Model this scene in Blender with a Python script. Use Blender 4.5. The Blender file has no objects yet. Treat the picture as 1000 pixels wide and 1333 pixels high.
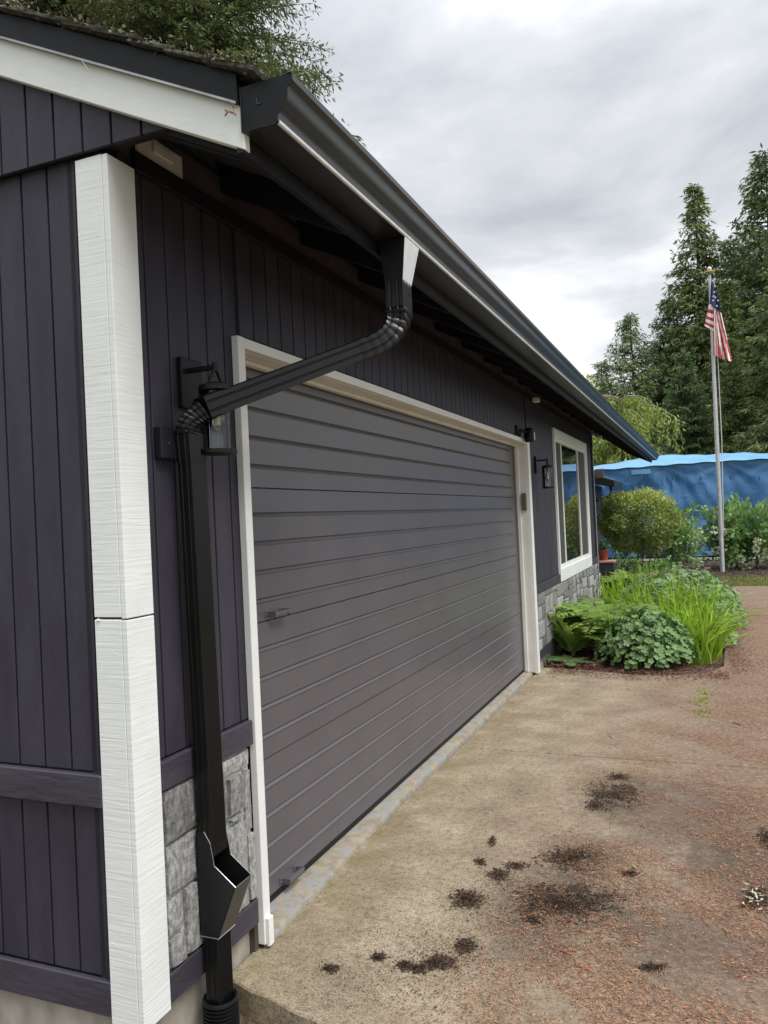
import bpy, bmesh, math, random
import numpy as np
from mathutils import Matrix, Vector
R = math.radians
random.seed(7); rng = np.random.default_rng(7)
scene = bpy.context.scene
col = scene.collection

# ------------------------------------------------------------------ camera
CAM = np.array([1.59, -1.833, 1.545])
FPX = 1020.0
def _frame():
    Y = np.array([921-500, 657-666.5, FPX]); Y /= np.linalg.norm(Y)
    t = 0.047; e = -(t*Y[0]+Y[1])/Y[2]
    D = np.array([t, 1, e]); D /= np.linalg.norm(D)
    return np.array([np.cross(Y, -D), Y, -D])
RW = _frame()                      # world = RW @ camera(right, down, forward)
cam_data = bpy.data.cameras.new('camera'); cam = bpy.data.objects.new('camera', cam_data); col.objects.link(cam)
cam_data.sensor_fit = 'HORIZONTAL'; cam_data.sensor_width = 36; cam_data.lens = 36*FPX/1000
cam_data.clip_start = 0.02; cam_data.clip_end = 2000
right, up, back = RW @ np.array([1,0,0]), RW @ np.array([0,-1,0]), RW @ np.array([0,0,-1])
m = Matrix.Identity(4)
for i in range(3):
    m[i][0], m[i][1], m[i][2], m[i][3] = right[i], up[i], back[i], CAM[i]
cam.matrix_world = m
scene.camera = cam
def at(p, x=None, y=None, z=None):
    """real place of a photograph point once its distance is known"""
    r = RW @ np.array([p[0]-500, p[1]-666.5, FPX])
    i, v = (0, x) if x is not None else (1, y) if y is not None else (2, z)
    return CAM + r*(v-CAM[i])/r[i]

# ------------------------------------------------------------------ world, sun, exposure
w = bpy.data.worlds.new('World'); scene.world = w; w.use_nodes = True
nt = w.node_tree; N = nt.nodes; Lk = nt.links
for n in list(N): N.remove(n)
out = N.new('ShaderNodeOutputWorld'); bg = N.new('ShaderNodeBackground')
sky = N.new('ShaderNodeTexSky'); sky.sky_type = 'NISHITA'; sky.sun_disc = False
sky.sun_elevation = R(52); sky.sun_rotation = R(118)
tc = N.new('ShaderNodeTexCoord')
mp = N.new('ShaderNodeMapping'); mp.inputs['Scale'].default_value = (1, 1, 2.6); mp.inputs['Location'].default_value = (0.32, 0.55, 0.2)
Lk.new(tc.outputs['Generated'], mp.inputs['Vector'])
n1 = N.new('ShaderNodeTexNoise'); n1.inputs['Scale'].default_value = 2.1; n1.inputs['Detail'].default_value = 9; n1.inputs['Roughness'].default_value = 0.55; n1.inputs['Distortion'].default_value = 0.25
Lk.new(mp.outputs[0], n1.inputs['Vector'])
rp = N.new('ShaderNodeValToRGB'); e = rp.color_ramp.elements
e[0].position = 0.36; e[0].color = (3.7, 3.9, 4.2, 1)
e[1].position = 0.62; e[1].color = (7.6, 7.6, 7.6, 1)
x = rp.color_ramp.elements.new(0.50); x.color = (5.1, 5.25, 5.45, 1)
Lk.new(n1.outputs['Fac'], rp.inputs['Fac'])
mx = N.new('ShaderNodeMixRGB'); mx.inputs[0].default_value = 0.93
Lk.new(sky.outputs[0], mx.inputs[1]); Lk.new(rp.outputs[0], mx.inputs[2])
# overcast sky: brighter towards the zenith
sx = N.new('ShaderNodeSeparateXYZ'); Lk.new(tc.outputs['Generated'], sx.inputs[0])
zr_ = N.new('ShaderNodeMapRange'); zr_.interpolation_type = 'SMOOTHSTEP'; zr_.inputs['From Min'].default_value = 0.35; zr_.inputs['From Max'].default_value = 1.0; zr_.inputs['To Min'].default_value = 1.0; zr_.inputs['To Max'].default_value = 1.9
Lk.new(sx.outputs[2], zr_.inputs['Value'])
vm = N.new('ShaderNodeVectorMath'); vm.operation = 'SCALE'; Lk.new(mx.outputs[0], vm.inputs[0]); Lk.new(zr_.outputs[0], vm.inputs['Scale'])
Lk.new(vm.outputs[0], bg.inputs['Color']); bg.inputs['Strength'].default_value = 0.083
Lk.new(bg.outputs[0], out.inputs['Surface'])
sd = bpy.data.lights.new('sun', 'SUN'); sd.energy = 1.5; sd.angle = R(28); sd.color = (1, 0.97, 0.92)
so = bpy.data.objects.new('sun', sd); col.objects.link(so)
sun_dir = Vector((0.58, -0.22, 0.95)).normalized()
so.rotation_euler = sun_dir.to_track_quat('Z', 'Y').to_euler(); so.location = (8, -6, 12)
scene.view_settings.view_transform = 'Standard'; scene.view_settings.look = 'None'
scene.view_settings.exposure = 0.92; scene.view_settings.gamma = 1
scene.view_settings.use_curve_mapping = False

# ------------------------------------------------------------------ materials
def S(v): return tuple(v)+(1,) if len(v) == 3 else v
def mat(name, c1, c2=None, scale=8, rough=0.6, bump=0.0, bscale=40, metal=0.0, spec=0.5, stretch=(1,1,1), detail=5, rr=0.08, coat=0, rand=0.0, lo=0.35, hi=0.65):
    m = bpy.data.materials.new(name); m.use_nodes = True
    nt = m.node_tree; b = nt.nodes['Principled BSDF']
    b.inputs['Roughness'].default_value = rough; b.inputs['Metallic'].default_value = metal
    b.inputs['Specular IOR Level'].default_value = spec; b.inputs['Coat Weight'].default_value = coat
    b.inputs['Coat Roughness'].default_value = 0.15
    t = nt.nodes.new('ShaderNodeTexCoord'); mp = nt.nodes.new('ShaderNodeMapping')
    mp.inputs['Scale'].default_value = stretch
    geo = nt.nodes.new('ShaderNodeNewGeometry')
    nt.links.new(geo.outputs['Position'], mp.inputs['Vector'])
    n = nt.nodes.new('ShaderNodeTexNoise'); n.inputs['Scale'].default_value = scale; n.inputs['Detail'].default_value = detail
    nt.links.new(mp.outputs[0], n.inputs['Vector'])
    r = nt.nodes.new('ShaderNodeValToRGB'); e = r.color_ramp.elements
    e[0].position = lo; e[1].position = hi; e[0].color = S(c1); e[1].color = S(c2 or c1)
    nt.links.new(n.outputs['Fac'], r.inputs['Fac'])
    last = r.outputs[0]
    if rand:
        oi = nt.nodes.new('ShaderNodeObjectInfo'); mm = nt.nodes.new('ShaderNodeMapRange')
        mm.inputs['To Min'].default_value = 1-rand; mm.inputs['To Max'].default_value = 1+rand
        nt.links.new(oi.outputs['Random'], mm.inputs['Value'])
        hs = nt.nodes.new('ShaderNodeHueSaturation'); nt.links.new(mm.outputs[0], hs.inputs['Value']); nt.links.new(last, hs.inputs['Color']); last = hs.outputs[0]
    nt.links.new(last, b.inputs['Base Color'])
    if rr:
        q = nt.nodes.new('ShaderNodeMapRange'); q.inputs['To Min'].default_value = max(0.02, rough-rr); q.inputs['To Max'].default_value = min(1, rough+rr)
        nt.links.new(n.outputs['Fac'], q.inputs['Value']); nt.links.new(q.outputs[0], b.inputs['Roughness'])
    if bump:
        n2 = nt.nodes.new('ShaderNodeTexNoise'); n2.inputs['Scale'].default_value = bscale; n2.inputs['Detail'].default_value = 6
        nt.links.new(mp.outputs[0], n2.inputs['Vector'])
        bp = nt.nodes.new('ShaderNodeBump'); bp.inputs['Strength'].default_value = bump; bp.inputs['Distance'].default_value = 0.004
        nt.links.new(n2.outputs['Fac'], bp.inputs['Height']); nt.links.new(bp.outputs[0], b.inputs['Normal'])
    return m

M = {}
# vertical wood grain: stretch compresses z so noise streaks run up the boards
M['siding'] = mat('siding_paint', (0.034,0.030,0.044), (0.050,0.045,0.064), 9, 0.55, 0.55, 55, stretch=(1,1,0.30), spec=0.3)
M['soffit'] = mat('eave_paint', (0.008,0.008,0.013), (0.013,0.012,0.018), 7, 0.6, 0.3, 40, stretch=(0.3,1,1), spec=0.3)
M['sheath'] = mat('roof_deck_underside', (0.055,0.048,0.060), (0.085,0.074,0.088), 7, 0.75, 0.3, 40, stretch=(0.4,1,1), spec=0.2)
M['band'] = mat('band_paint', (0.037,0.033,0.047), (0.055,0.049,0.069), 9, 0.5, 0.8, 60, stretch=(0.25,0.25,1))
M['trim'] = mat('white_trim', (0.77,0.78,0.76), (0.82,0.83,0.81), 6, 0.5, 0.25, 60, stretch=(0.3,0.3,1))
M['jamb'] = mat('offwhite_trim', (0.70,0.69,0.64), (0.77,0.76,0.71), 5, 0.45, 0.15, 40)
M['door'] = mat('garage_door_paint', (0.102,0.096,0.108), (0.114,0.107,0.120), 3, 0.34, 0.10, 160, rr=0.04)
M['gut'] = mat('gutter_black', (0.020,0.022,0.023), (0.028,0.030,0.031), 5, 0.30, 0.08, 30, spec=0.5, rr=0.08)
M['pipe'] = mat('downspout_black', (0.003,0.0035,0.004), (0.005,0.0055,0.006), 5, 0.30, 0.0, 50, spec=0.42, rr=0.04)
M['plastic'] = mat('black_plastic', (0.006,0.006,0.007), (0.010,0.010,0.011), 8, 0.38, 0.0, 60, spec=0.35)
M['flash'] = mat('black_flashing', (0.006,0.007,0.009), (0.009,0.010,0.012), 5, 0.45, 0.08, 30, spec=0.22)
M['alu'] = mat('bare_aluminium', (0.62,0.62,0.62), (0.75,0.75,0.74), 20, 0.38, 0.05, 40, metal=0.55)  # bright sky highlight on the black metal, put into the colour
M['edge'] = mat('cut_metal_edge', (0.35,0.36,0.37), (0.5,0.5,0.5), 20, 0.4, 0, metal=0.5)
M['steel'] = mat('brushed_steel', (0.45,0.45,0.46), (0.55,0.55,0.56), 30, 0.3, 0, metal=0.9)
M['stone'] = mat('grey_stone', (0.14,0.14,0.136), (0.40,0.40,0.385), 55, 0.85, 1.0, 160, rand=0.5, detail=14, lo=0.30, hi=0.70, stretch=(1,1.3,0.8))
M['mortar'] = mat('mortar', (0.42,0.41,0.38), (0.52,0.51,0.47), 30, 0.9, 0.6, 90)
M['found'] = mat('foundation_concrete', (0.26,0.235,0.19), (0.42,0.39,0.33), 9, 0.9, 0.7, 45, stretch=(1,1,0.5))
M['glass_dark'] = mat('window_glass', (0.012,0.014,0.014), (0.014,0.016,0.016), 2, 0.03, 0, spec=1.0, rr=0.0)
M['screen'] = mat('insect_screen', (0.055,0.050,0.043), (0.065,0.06,0.052), 2, 0.7, 0)
M['dark'] = mat('black_metal', (0.004,0.004,0.005), (0.006,0.006,0.007), 5, 0.5, 0.1, 50, spec=0.3)
M['keypad'] = mat('brown_plastic', (0.10,0.09,0.075), (0.12,0.11,0.09), 5, 0.5)
M['whitepl'] = mat('white_plastic', (0.62,0.62,0.58), (0.7,0.7,0.66), 5, 0.4)
M['brass'] = mat('gold_finial', (0.6,0.42,0.12), (0.7,0.5,0.2), 5, 0.35, 0, metal=0.8)
M['pole'] = mat('pole_metal', (0.55,0.56,0.57), (0.65,0.66,0.67), 9, 0.4, 0, metal=0.4)
M['red'] = mat('flag_red', (0.45,0.03,0.05), (0.52,0.045,0.06), 9, 0.7)
M['white'] = mat('flag_white', (0.78,0.76,0.74), (0.82,0.8,0.78), 9, 0.7)
M['blue'] = mat('flag_blue', (0.03,0.04,0.14), (0.04,0.05,0.18), 9, 0.7)
M['terra'] = mat('red_pot', (0.28,0.05,0.035), (0.35,0.08,0.05), 9, 0.5)
M['salmon'] = mat('salmon_pot', (0.5,0.27,0.2), (0.55,0.3,0.23), 9, 0.6)
M['navy'] = mat('navy_planter', (0.02,0.024,0.04), (0.03,0.034,0.05), 9, 0.5)
M['porch'] = mat('porch_concrete', (0.5,0.47,0.42), (0.6,0.57,0.52), 9, 0.85, 0.3, 50)
M['asphalt'] = mat('shingle', (0.035,0.033,0.028), (0.10,0.095,0.075), 60, 0.95, 1.0, 120, rand=0.25)
M['moss'] = mat('moss', (0.06,0.07,0.02), (0.16,0.15,0.06), 40, 0.95, 1, 90)
M['bark'] = mat('bark', (0.05,0.038,0.028), (0.13,0.10,0.08), 12, 0.95, 1, 40, stretch=(1,1,0.3))
M['palebark'] = mat('pale_bark', (0.22,0.18,0.13), (0.3,0.26,0.2), 12, 0.9, 0.5, 40)
M['mulch'] = mat('mulch', (0.028,0.020,0.015), (0.085,0.058,0.042), 45, 0.95, 1.0, 70)
M['dirt'] = mat('dirt', (0.07,0.05,0.035), (0.17,0.12,0.085), 25, 0.95, 1.0, 60)
M['lawn'] = mat('lawn_ground', (0.06,0.075,0.025), (0.15,0.15,0.06), 14, 0.95, 0.8, 50)
M['muck'] = mat('gutter_muck', (0.020,0.014,0.010), (0.07,0.046,0.032), 60, 0.8, 1, 90)
M['bulb'] = mat('amber_filament', (0.8,0.5,0.18), (0.8,0.55,0.25), 9, 0.4)
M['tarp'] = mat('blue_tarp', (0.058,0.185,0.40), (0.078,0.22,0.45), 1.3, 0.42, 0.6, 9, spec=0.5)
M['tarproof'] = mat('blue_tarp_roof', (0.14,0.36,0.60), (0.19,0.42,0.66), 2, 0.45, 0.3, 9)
M['whitepaper'] = mat('pale_chips', (0.5,0.48,0.43), (0.7,0.68,0.64), 60, 0.8)
M['leafgreen'] = mat('fallen_leaf', (0.25,0.32,0.1), (0.4,0.45,0.2), 60, 0.7)

def rough_sawn(name, base1, base2):       # horizontal saw ridges, painted
    m = mat(name, base1, base2, 6, 0.55, 0)
    nt = m.node_tree; b = nt.nodes['Principled BSDF']
    geo = [n for n in nt.nodes if n.bl_idname == 'ShaderNodeNewGeometry'][0]
    mp = nt.nodes.new('ShaderNodeMapping'); mp.inputs['Scale'].default_value = (5, 5, 95)
    nt.links.new(geo.outputs['Position'], mp.inputs['Vector'])
    n = nt.nodes.new('ShaderNodeTexNoise'); n.inputs['Scale'].default_value = 1.0; n.inputs['Detail'].default_value = 3; n.inputs['Distortion'].default_value = 0.5
    nt.links.new(mp.outputs[0], n.inputs['Vector'])
    bp = nt.nodes.new('ShaderNodeBump'); bp.inputs['Strength'].default_value = 0.38; bp.inputs['Distance'].default_value = 0.004
    nt.links.new(n.outputs['Fac'], bp.inputs['Height']); nt.links.new(bp.outputs[0], b.inputs['Normal'])
    return m
M['corner'] = rough_sawn('rough_sawn_white', (0.77,0.79,0.77), (0.82,0.84,0.83))

STAINS = [(745,1170,0.36,0.42,0.5),(760,1118,0.26,0.3,0.4),(805,1035,0.28,0.42,0.45),(900,1230,0.40,0.35,0.45),(980,1130,0.35,0.4,0.6),(900,1060,0.5,0.7,0.45),(690,1230,0.2,0.2,0.4)]
def concrete():
    m = bpy.data.materials.new('driveway_concrete'); m.use_nodes = True; nt = m.node_tree; b = nt.nodes['Principled BSDF']
    N = nt.nodes; L = nt.links
    g = N.new('ShaderNodeNewGeometry')
    def noise(s, d=6, ro=0.6, st=None):
        n = N.new('ShaderNodeTexNoise'); n.inputs['Scale'].default_value = s; n.inputs['Detail'].default_value = d; n.inputs['Roughness'].default_value = ro
        if st:
            mp = N.new('ShaderNodeMapping'); mp.inputs['Scale'].default_value = st; L.new(g.outputs['Position'], mp.inputs['Vector']); L.new(mp.outputs[0], n.inputs['Vector'])
        else: L.new(g.outputs['Position'], n.inputs['Vector'])
        return n.outputs['Fac']
    def ramp(f, stops):
        r = N.new('ShaderNodeValToRGB'); e = r.color_ramp.elements
        e[0].position, e[0].color = stops[0][0], S(stops[0][1]); e[1].position, e[1].color = stops[-1][0], S(stops[-1][1])
        for p, c in stops[1:-1]: k = e.new(p); k.color = S(c)
        L.new(f, r.inputs['Fac']); return r.outputs[0]
    def mix(f, a, c, bt='MIX'):
        k = N.new('ShaderNodeMixRGB'); k.blend_type = bt
        if isinstance(f, (int, float)): k.inputs[0].default_value = f
        else: L.new(f, k.inputs[0])
        L.new(a, k.inputs[1]); L.new(c, k.inputs[2]); return k.outputs[0]
    def math_(op, a, c):
        k = N.new('ShaderNodeMath'); k.operation = op; k.use_clamp = True
        for i, v in enumerate((a, c)):
            if isinstance(v, (int, float)): k.inputs[i].default_value = v
            else: L.new(v, k.inputs[i])
        return k.outputs[0]
    base = ramp(noise(3.0), [(0.30,(0.26,0.21,0.145)), (0.5,(0.38,0.315,0.225)), (0.70,(0.52,0.445,0.335))])
    speck = ramp(noise(125, 5, 0.75), [(0.36,(0.30,0.27,0.23)), (0.46,(0.85,0.84,0.82)), (0.56,(1.05,1.05,1.05)), (0.66,(1.5,1.47,1.4))])
    c = mix(1.0, base, speck, 'MULTIPLY')
    mid = ramp(noise(34, 7, 0.7), [(0.34,(0.62,0.57,0.50)), (0.5,(1.0,1.0,1.0)), (0.68,(1.2,1.2,1.18))])
    c = mix(1.0, c, mid, 'MULTIPLY')
    sp = N.new('ShaderNodeSeparateXYZ'); L.new(g.outputs['Position'], sp.inputs[0])
    # brown organic stain gathers away from the wall (tree litter)
    xr = N.new('ShaderNodeMapRange'); xr.inputs['From Min'].default_value = 0.45; xr.inputs['From Max'].default_value = 1.75; L.new(sp.outputs[0], xr.inputs['Value'])
    st = math_('MULTIPLY', math_('ADD', xr.outputs[0], math_('SUBTRACT', noise(1.9, 5), 0.5)), 0.86)
    br = ramp(noise(35, 6), [(0.3,(0.10,0.062,0.044)), (0.5,(0.20,0.128,0.092)), (0.7,(0.36,0.24,0.17))])
    c = mix(st, c, br)
    # green-yellow algae by the sill
    gx = N.new('ShaderNodeMapRange'); gx.inputs['From Min'].default_value = 0.32; gx.inputs['From Max'].default_value = 0.0; L.new(sp.outputs[0], gx.inputs['Value'])
    al = math_('MULTIPLY', gx.outputs[0], ramp_bw(N, L, noise(5.5, 5), 0.42, 0.62))
    gr = ramp(noise(40), [(0.3,(0.17,0.14,0.06)), (0.7,(0.30,0.25,0.12))])
    c = mix(math_('MULTIPLY', al, 0.85), c, gr)
    dk = ramp_bw(N, L, noise(2.2, 7, 0.65, (1, 0.7, 1)), 0.56, 0.72)
    c = mix(math_('MULTIPLY', dk, 0.5), c, br)
    # organic stains left by the piles of wet muck
    for (px, py, rx, ry, am) in STAINS:
        q = at((px, py), z=0)
        vs = N.new('ShaderNodeVectorMath'); vs.operation = 'SUBTRACT'; L.new(g.outputs['Position'], vs.inputs[0]); vs.inputs[1].default_value = (q[0], q[1], 0)
        vd = N.new('ShaderNodeVectorMath'); vd.operation = 'DIVIDE'; L.new(vs.outputs[0], vd.inputs[0]); vd.inputs[1].default_value = (rx, ry, 1)
        vl = N.new('ShaderNodeVectorMath'); vl.operation = 'LENGTH'; L.new(vd.outputs[0], vl.inputs[0])
        mr = N.new('ShaderNodeMapRange'); mr.inputs['From Min'].default_value = 1.25; mr.inputs['From Max'].default_value = 0.1; L.new(vl.outputs['Value'], mr.inputs['Value'])
        f = math_('MULTIPLY', ramp_bw(N, L, math_('ADD', math_('MULTIPLY', mr.outputs[0], 0.55), math_('MULTIPLY', noise(9, 7, 0.7), 0.75)), 0.50, 0.78), math_('MULTIPLY', ramp_bw(N, L, mr.outputs[0], 0.0, 0.3), am))
        dk2 = N.new('ShaderNodeRGB'); dk2.outputs[0].default_value = (0.055, 0.040, 0.030, 1)
        c = mix(f, c, dk2.outputs[0])
    L.new(c, b.inputs['Base Color']); b.inputs['Roughness'].default_value = 0.88
    bp = N.new('ShaderNodeBump'); bp.inputs['Strength'].default_value = 1.0; bp.inputs['Distance'].default_value = 0.005
    L.new(noise(150, 8, 0.75), bp.inputs['Height']); L.new(bp.outputs[0], b.inputs['Normal'])
    return m
def ramp_bw(N, L, f, a, b_):
    r = N.new('ShaderNodeMapRange'); r.inputs['From Min'].default_value = a; r.inputs['From Max'].default_value = b_
    L.new(f, r.inputs['Value']); return r.outputs[0]
M['drive'] = concrete()
def sill_mat():
    m = mat('worn_sill', (0.24,0.205,0.15), (0.36,0.315,0.24), 20, 0.85, 0.8, 60)
    nt = m.node_tree; b = nt.nodes['Principled BSDF']; src = b.inputs['Base Color'].links[0].from_socket
    g = [n for n in nt.nodes if n.bl_idname == 'ShaderNodeNewGeometry'][0]
    n = nt.nodes.new('ShaderNodeTexNoise'); n.inputs['Scale'].default_value = 11; n.inputs['Detail'].default_value = 9; n.inputs['Roughness'].default_value = 0.7
    nt.links.new(g.outputs['Position'], n.inputs['Vector'])
    f = ramp_bw(nt.nodes, nt.links, n.outputs['Fac'], 0.51, 0.53)
    k = nt.nodes.new('ShaderNodeMixRGB'); nt.links.new(f, k.inputs[0]); nt.links.new(src, k.inputs[1]); k.inputs[2].default_value = (0.285,0.285,0.275,1)
    nt.links.new(k.outputs[0], b.inputs['Base Color']); return m
M['sill'] = sill_mat()

def leafmat(name, dark, light, trans=0.25, rough=0.5, nscale=1.5):
    m = bpy.data.materials.new(name); m.use_nodes = True; nt = m.node_tree; N = nt.nodes; L = nt.links
    b = N['Principled BSDF']; b.inputs['Roughness'].default_value = rough; b.inputs['Specular IOR Level'].default_value = 0.35
    a = N.new('ShaderNodeAttribute'); a.attribute_name = 'tint'
    r = N.new('ShaderNodeValToRGB'); e = r.color_ramp.elements; e[0].color = S(dark); e[1].color = S(light)
    L.new(a.outputs['Fac'], r.inputs['Fac'])
    L.new(r.outputs[0], b.inputs['Base Color'])
    t = N.new('ShaderNodeBsdfTranslucent'); L.new(r.outputs[0], t.inputs['Color'])
    ms = N.new('ShaderNodeMixShader'); ms.inputs[0].default_value = trans
    L.new(b.outputs[0], ms.inputs[1]); L.new(t.outputs[0], ms.inputs[2]); L.new(ms.outputs[0], N['Material Output'].inputs['Surface'])
    return m
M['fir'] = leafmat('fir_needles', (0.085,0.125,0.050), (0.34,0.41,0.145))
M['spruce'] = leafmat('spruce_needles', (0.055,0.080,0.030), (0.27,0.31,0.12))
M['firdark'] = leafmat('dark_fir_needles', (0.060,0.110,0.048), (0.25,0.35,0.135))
M['firlight'] = leafmat('young_fir_needles', (0.10,0.16,0.07), (0.36,0.45,0.19), 0.3)
M['weep'] = leafmat('weeping_foliage', (0.18,0.26,0.05), (0.52,0.60,0.18), 0.35)
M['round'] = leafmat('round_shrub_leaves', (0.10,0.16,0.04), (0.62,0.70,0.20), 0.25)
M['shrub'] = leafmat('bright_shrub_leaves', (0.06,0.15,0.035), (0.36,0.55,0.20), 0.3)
M['geran'] = leafmat('geranium_leaves', (0.025,0.075,0.022), (0.24,0.38,0.15), 0.2)
M['blade'] = leafmat('strap_leaves', (0.10,0.22,0.015), (0.42,0.62,0.06), 0.4)
M['fern'] = leafmat('fern_fronds', (0.08,0.19,0.025), (0.40,0.56,0.13), 0.35)
M['grass'] = leafmat('grass_blades', (0.12,0.14,0.04), (0.42,0.42,0.16), 0.3)
M['petal'] = leafmat('pink_petals', (0.50,0.25,0.42), (0.72,0.45,0.6), 0.3)
M['cream'] = leafmat('cream_petals', (0.6,0.6,0.4), (0.78,0.78,0.6), 0.3)
M['needle'] = leafmat('dead_needles', (0.11,0.05,0.03), (0.66,0.34,0.19), 0.1, 0.8)
M['darkneedle'] = leafmat('wet_black_needles', (0.016,0.011,0.008), (0.13,0.080,0.052), 0.0, 0.7)

_b = [n for n in M['tarp'].node_tree.nodes if n.bl_idname == 'ShaderNodeBump'][0]; _b.inputs['Distance'].default_value = 0.04; _b.inputs['Strength'].default_value = 0.6
_n = _b.inputs['Height'].links[0].from_node; _n.inputs['Scale'].default_value = 2.2; _n.inputs['Detail'].default_value = 5; _n.inputs['Distortion'].default_value = 1.6
_n.noise_type = 'RIDGED_MULTIFRACTAL'
def clear_glass():
    m = bpy.data.materials.new('clear_glass'); m.use_nodes = True; nt = m.node_tree; N = nt.nodes; L = nt.links
    N.remove(N['Principled BSDF'])
    t = N.new('ShaderNodeBsdfTransparent'); t.inputs[0].default_value = (0.93,0.95,0.95,1)
    g = N.new('ShaderNodeBsdfGlossy'); g.inputs['Roughness'].default_value = 0.02
    f = N.new('ShaderNodeFresnel'); f.inputs[0].default_value = 1.6
    ms = N.new('ShaderNodeMixShader'); L.new(f.outputs[0], ms.inputs[0]); L.new(t.outputs[0], ms.inputs[1]); L.new(g.outputs[0], ms.inputs[2])
    L.new(ms.outputs[0], N['Material Output'].inputs['Surface']); return m
M['glass'] = clear_glass()

# ------------------------------------------------------------------ object helpers
WO = {}
def link(o, parent=None, world=(0,0,0)):
    col.objects.link(o)
    wv = Vector(world)
    if parent is not None:
        o.parent = parent; o.location = wv - WO[parent.name]
    else: o.location = wv
    WO[o.name] = wv
    return o
def tag(o, label=None, cat=None, group=None, kind=None):
    if label: o['label'] = label
    if cat: o['category'] = cat
    if group: o['group'] = group
    if kind: o['kind'] = kind
    return o
def thing(name, label, cat, loc=(0,0,0), group=None):
    o = bpy.data.objects.new(name, None); o.empty_display_size = 0.1
    link(o, None, loc); return tag(o, label, cat, group)

class MB:
    def __init__(s): s.v = []; s.f = []; s.mi = []
    def poly(s, pts, faces, mi=0):
        k = len(s.v); s.v += [tuple(map(float, p)) for p in pts]
        for f in faces: s.f.append([k+i for i in f]); s.mi.append(mi)
        return s
    def box(s, x0, x1, y0, y1, z0, z1, mi=0):
        p = [(x0,y0,z0),(x1,y0,z0),(x1,y1,z0),(x0,y1,z0),(x0,y0,z1),(x1,y0,z1),(x1,y1,z1),(x0,y1,z1)]
        return s.poly(p, [(3,2,1,0),(4,5,6,7),(0,1,5,4),(1,2,6,5),(2,3,7,6),(3,0,4,7)], mi)
    def prism(s, prof, axis, a, b, mi=0, cap=True):
        """closed profile (list of 2D) extruded along axis from a to b. axis y: prof=(x,z)  x: (y,z)  z: (x,y)"""
        def P(q, t): return {'y': (q[0], t, q[1]), 'x': (t, q[0], q[1]), 'z': (q[0], q[1], t)}[axis]
        n = len(prof); pts = [P(q, a) for q in prof]+[P(q, b) for q in prof]
        fs = [(i, (i+1) % n, n+(i+1) % n, n+i) for i in range(n)]
        if cap: fs += [tuple(range(n))[::-1], tuple(range(n, 2*n))]
        return s.poly(pts, fs, mi)
    def tube(s, path, rad, n=10, mi=0, cap=True):
        path = [Vector(p) for p in path]
        if not hasattr(rad, '__len__'): rad = [rad]*len(path)
        pts = []; 
        for i, p in enumerate(path):
            d = (path[min(i+1, len(path)-1)]-path[max(i-1, 0)]).normalized()
            a = d.cross(Vector((0,0,1)) if abs(d.z) < 0.9 else Vector((1,0,0))).normalized(); b = d.cross(a)
            for k in range(n):
                t = 2*math.pi*k/n; pts.append(p+(a*math.cos(t)+b*math.sin(t))*rad[i])
        fs = [(i*n+k, i*n+(k+1) % n, (i+1)*n+(k+1) % n, (i+1)*n+k) for i in range(len(path)-1) for k in range(n)]
        if cap: fs += [tuple(range(n))[::-1], tuple(range((len(path)-1)*n, len(path)*n))]
        return s.poly(pts, fs, mi)
    def lathe(s, prof, c, n=24, mi=0):
        """(r, z) profile about vertical axis at c"""
        pts = [(c[0]+r*math.cos(2*math.pi*k/n), c[1]+r*math.sin(2*math.pi*k/n), c[2]+z) for r, z in prof for k in range(n)]
        fs = [(i*n+k, i*n+(k+1) % n, (i+1)*n+(k+1) % n, (i+1)*n+k) for i in range(len(prof)-1) for k in range(n)]
        return s.poly(pts, fs, mi)
    def build(s, name, mats, parent=None, bevel=0, smooth=False, **kw):
        V = np.array(s.v); c = (V.min(0)+V.max(0))/2
        if 'origin' in kw: c = np.array(kw.pop('origin'))
        me = bpy.data.meshes.new(name); me.from_pydata((V-c).tolist(), [], s.f)
        for q in (mats if isinstance(mats, (list, tuple)) else [mats]): me.materials.append(q)
        me.polygons.foreach_set('material_index', s.mi)
        bm = bmesh.new(); bm.from_mesh(me)
        bmesh.ops.recalc_face_normals(bm, faces=bm.faces)
        if bevel:
            es = [q for q in bm.edges if len(q.link_faces) == 2 and q.calc_face_angle(0) > 0.6]
            bmesh.ops.bevel(bm, geom=es, offset=bevel, segments=1, affect='EDGES', profile=0.5, clamp_overlap=True)
        bm.to_mesh(me); bm.free()
        if smooth:
            me.polygons.foreach_set('use_smooth', [True]*len(me.polygons))
            try: me.set_sharp_from_angle(angle=R(35))
            except Exception: pass
        o = bpy.data.objects.new(name, me); link(o, parent, c)
        return tag(o, **kw)
def clone(o, world, parent):
    c = o.copy(); col.objects.link(c); c.parent = parent
    c.location = Vector(world) - (WO[parent.name] if parent else Vector()); WO[c.name] = Vector(world); return c
def bx(name, m_, parent, x0, x1, y0, y1, z0, z1, bevel=0.0015, **kw):
    return MB().box(x0, x1, y0, y1, z0, z1).build(name, m_, parent, bevel, **kw)

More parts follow.
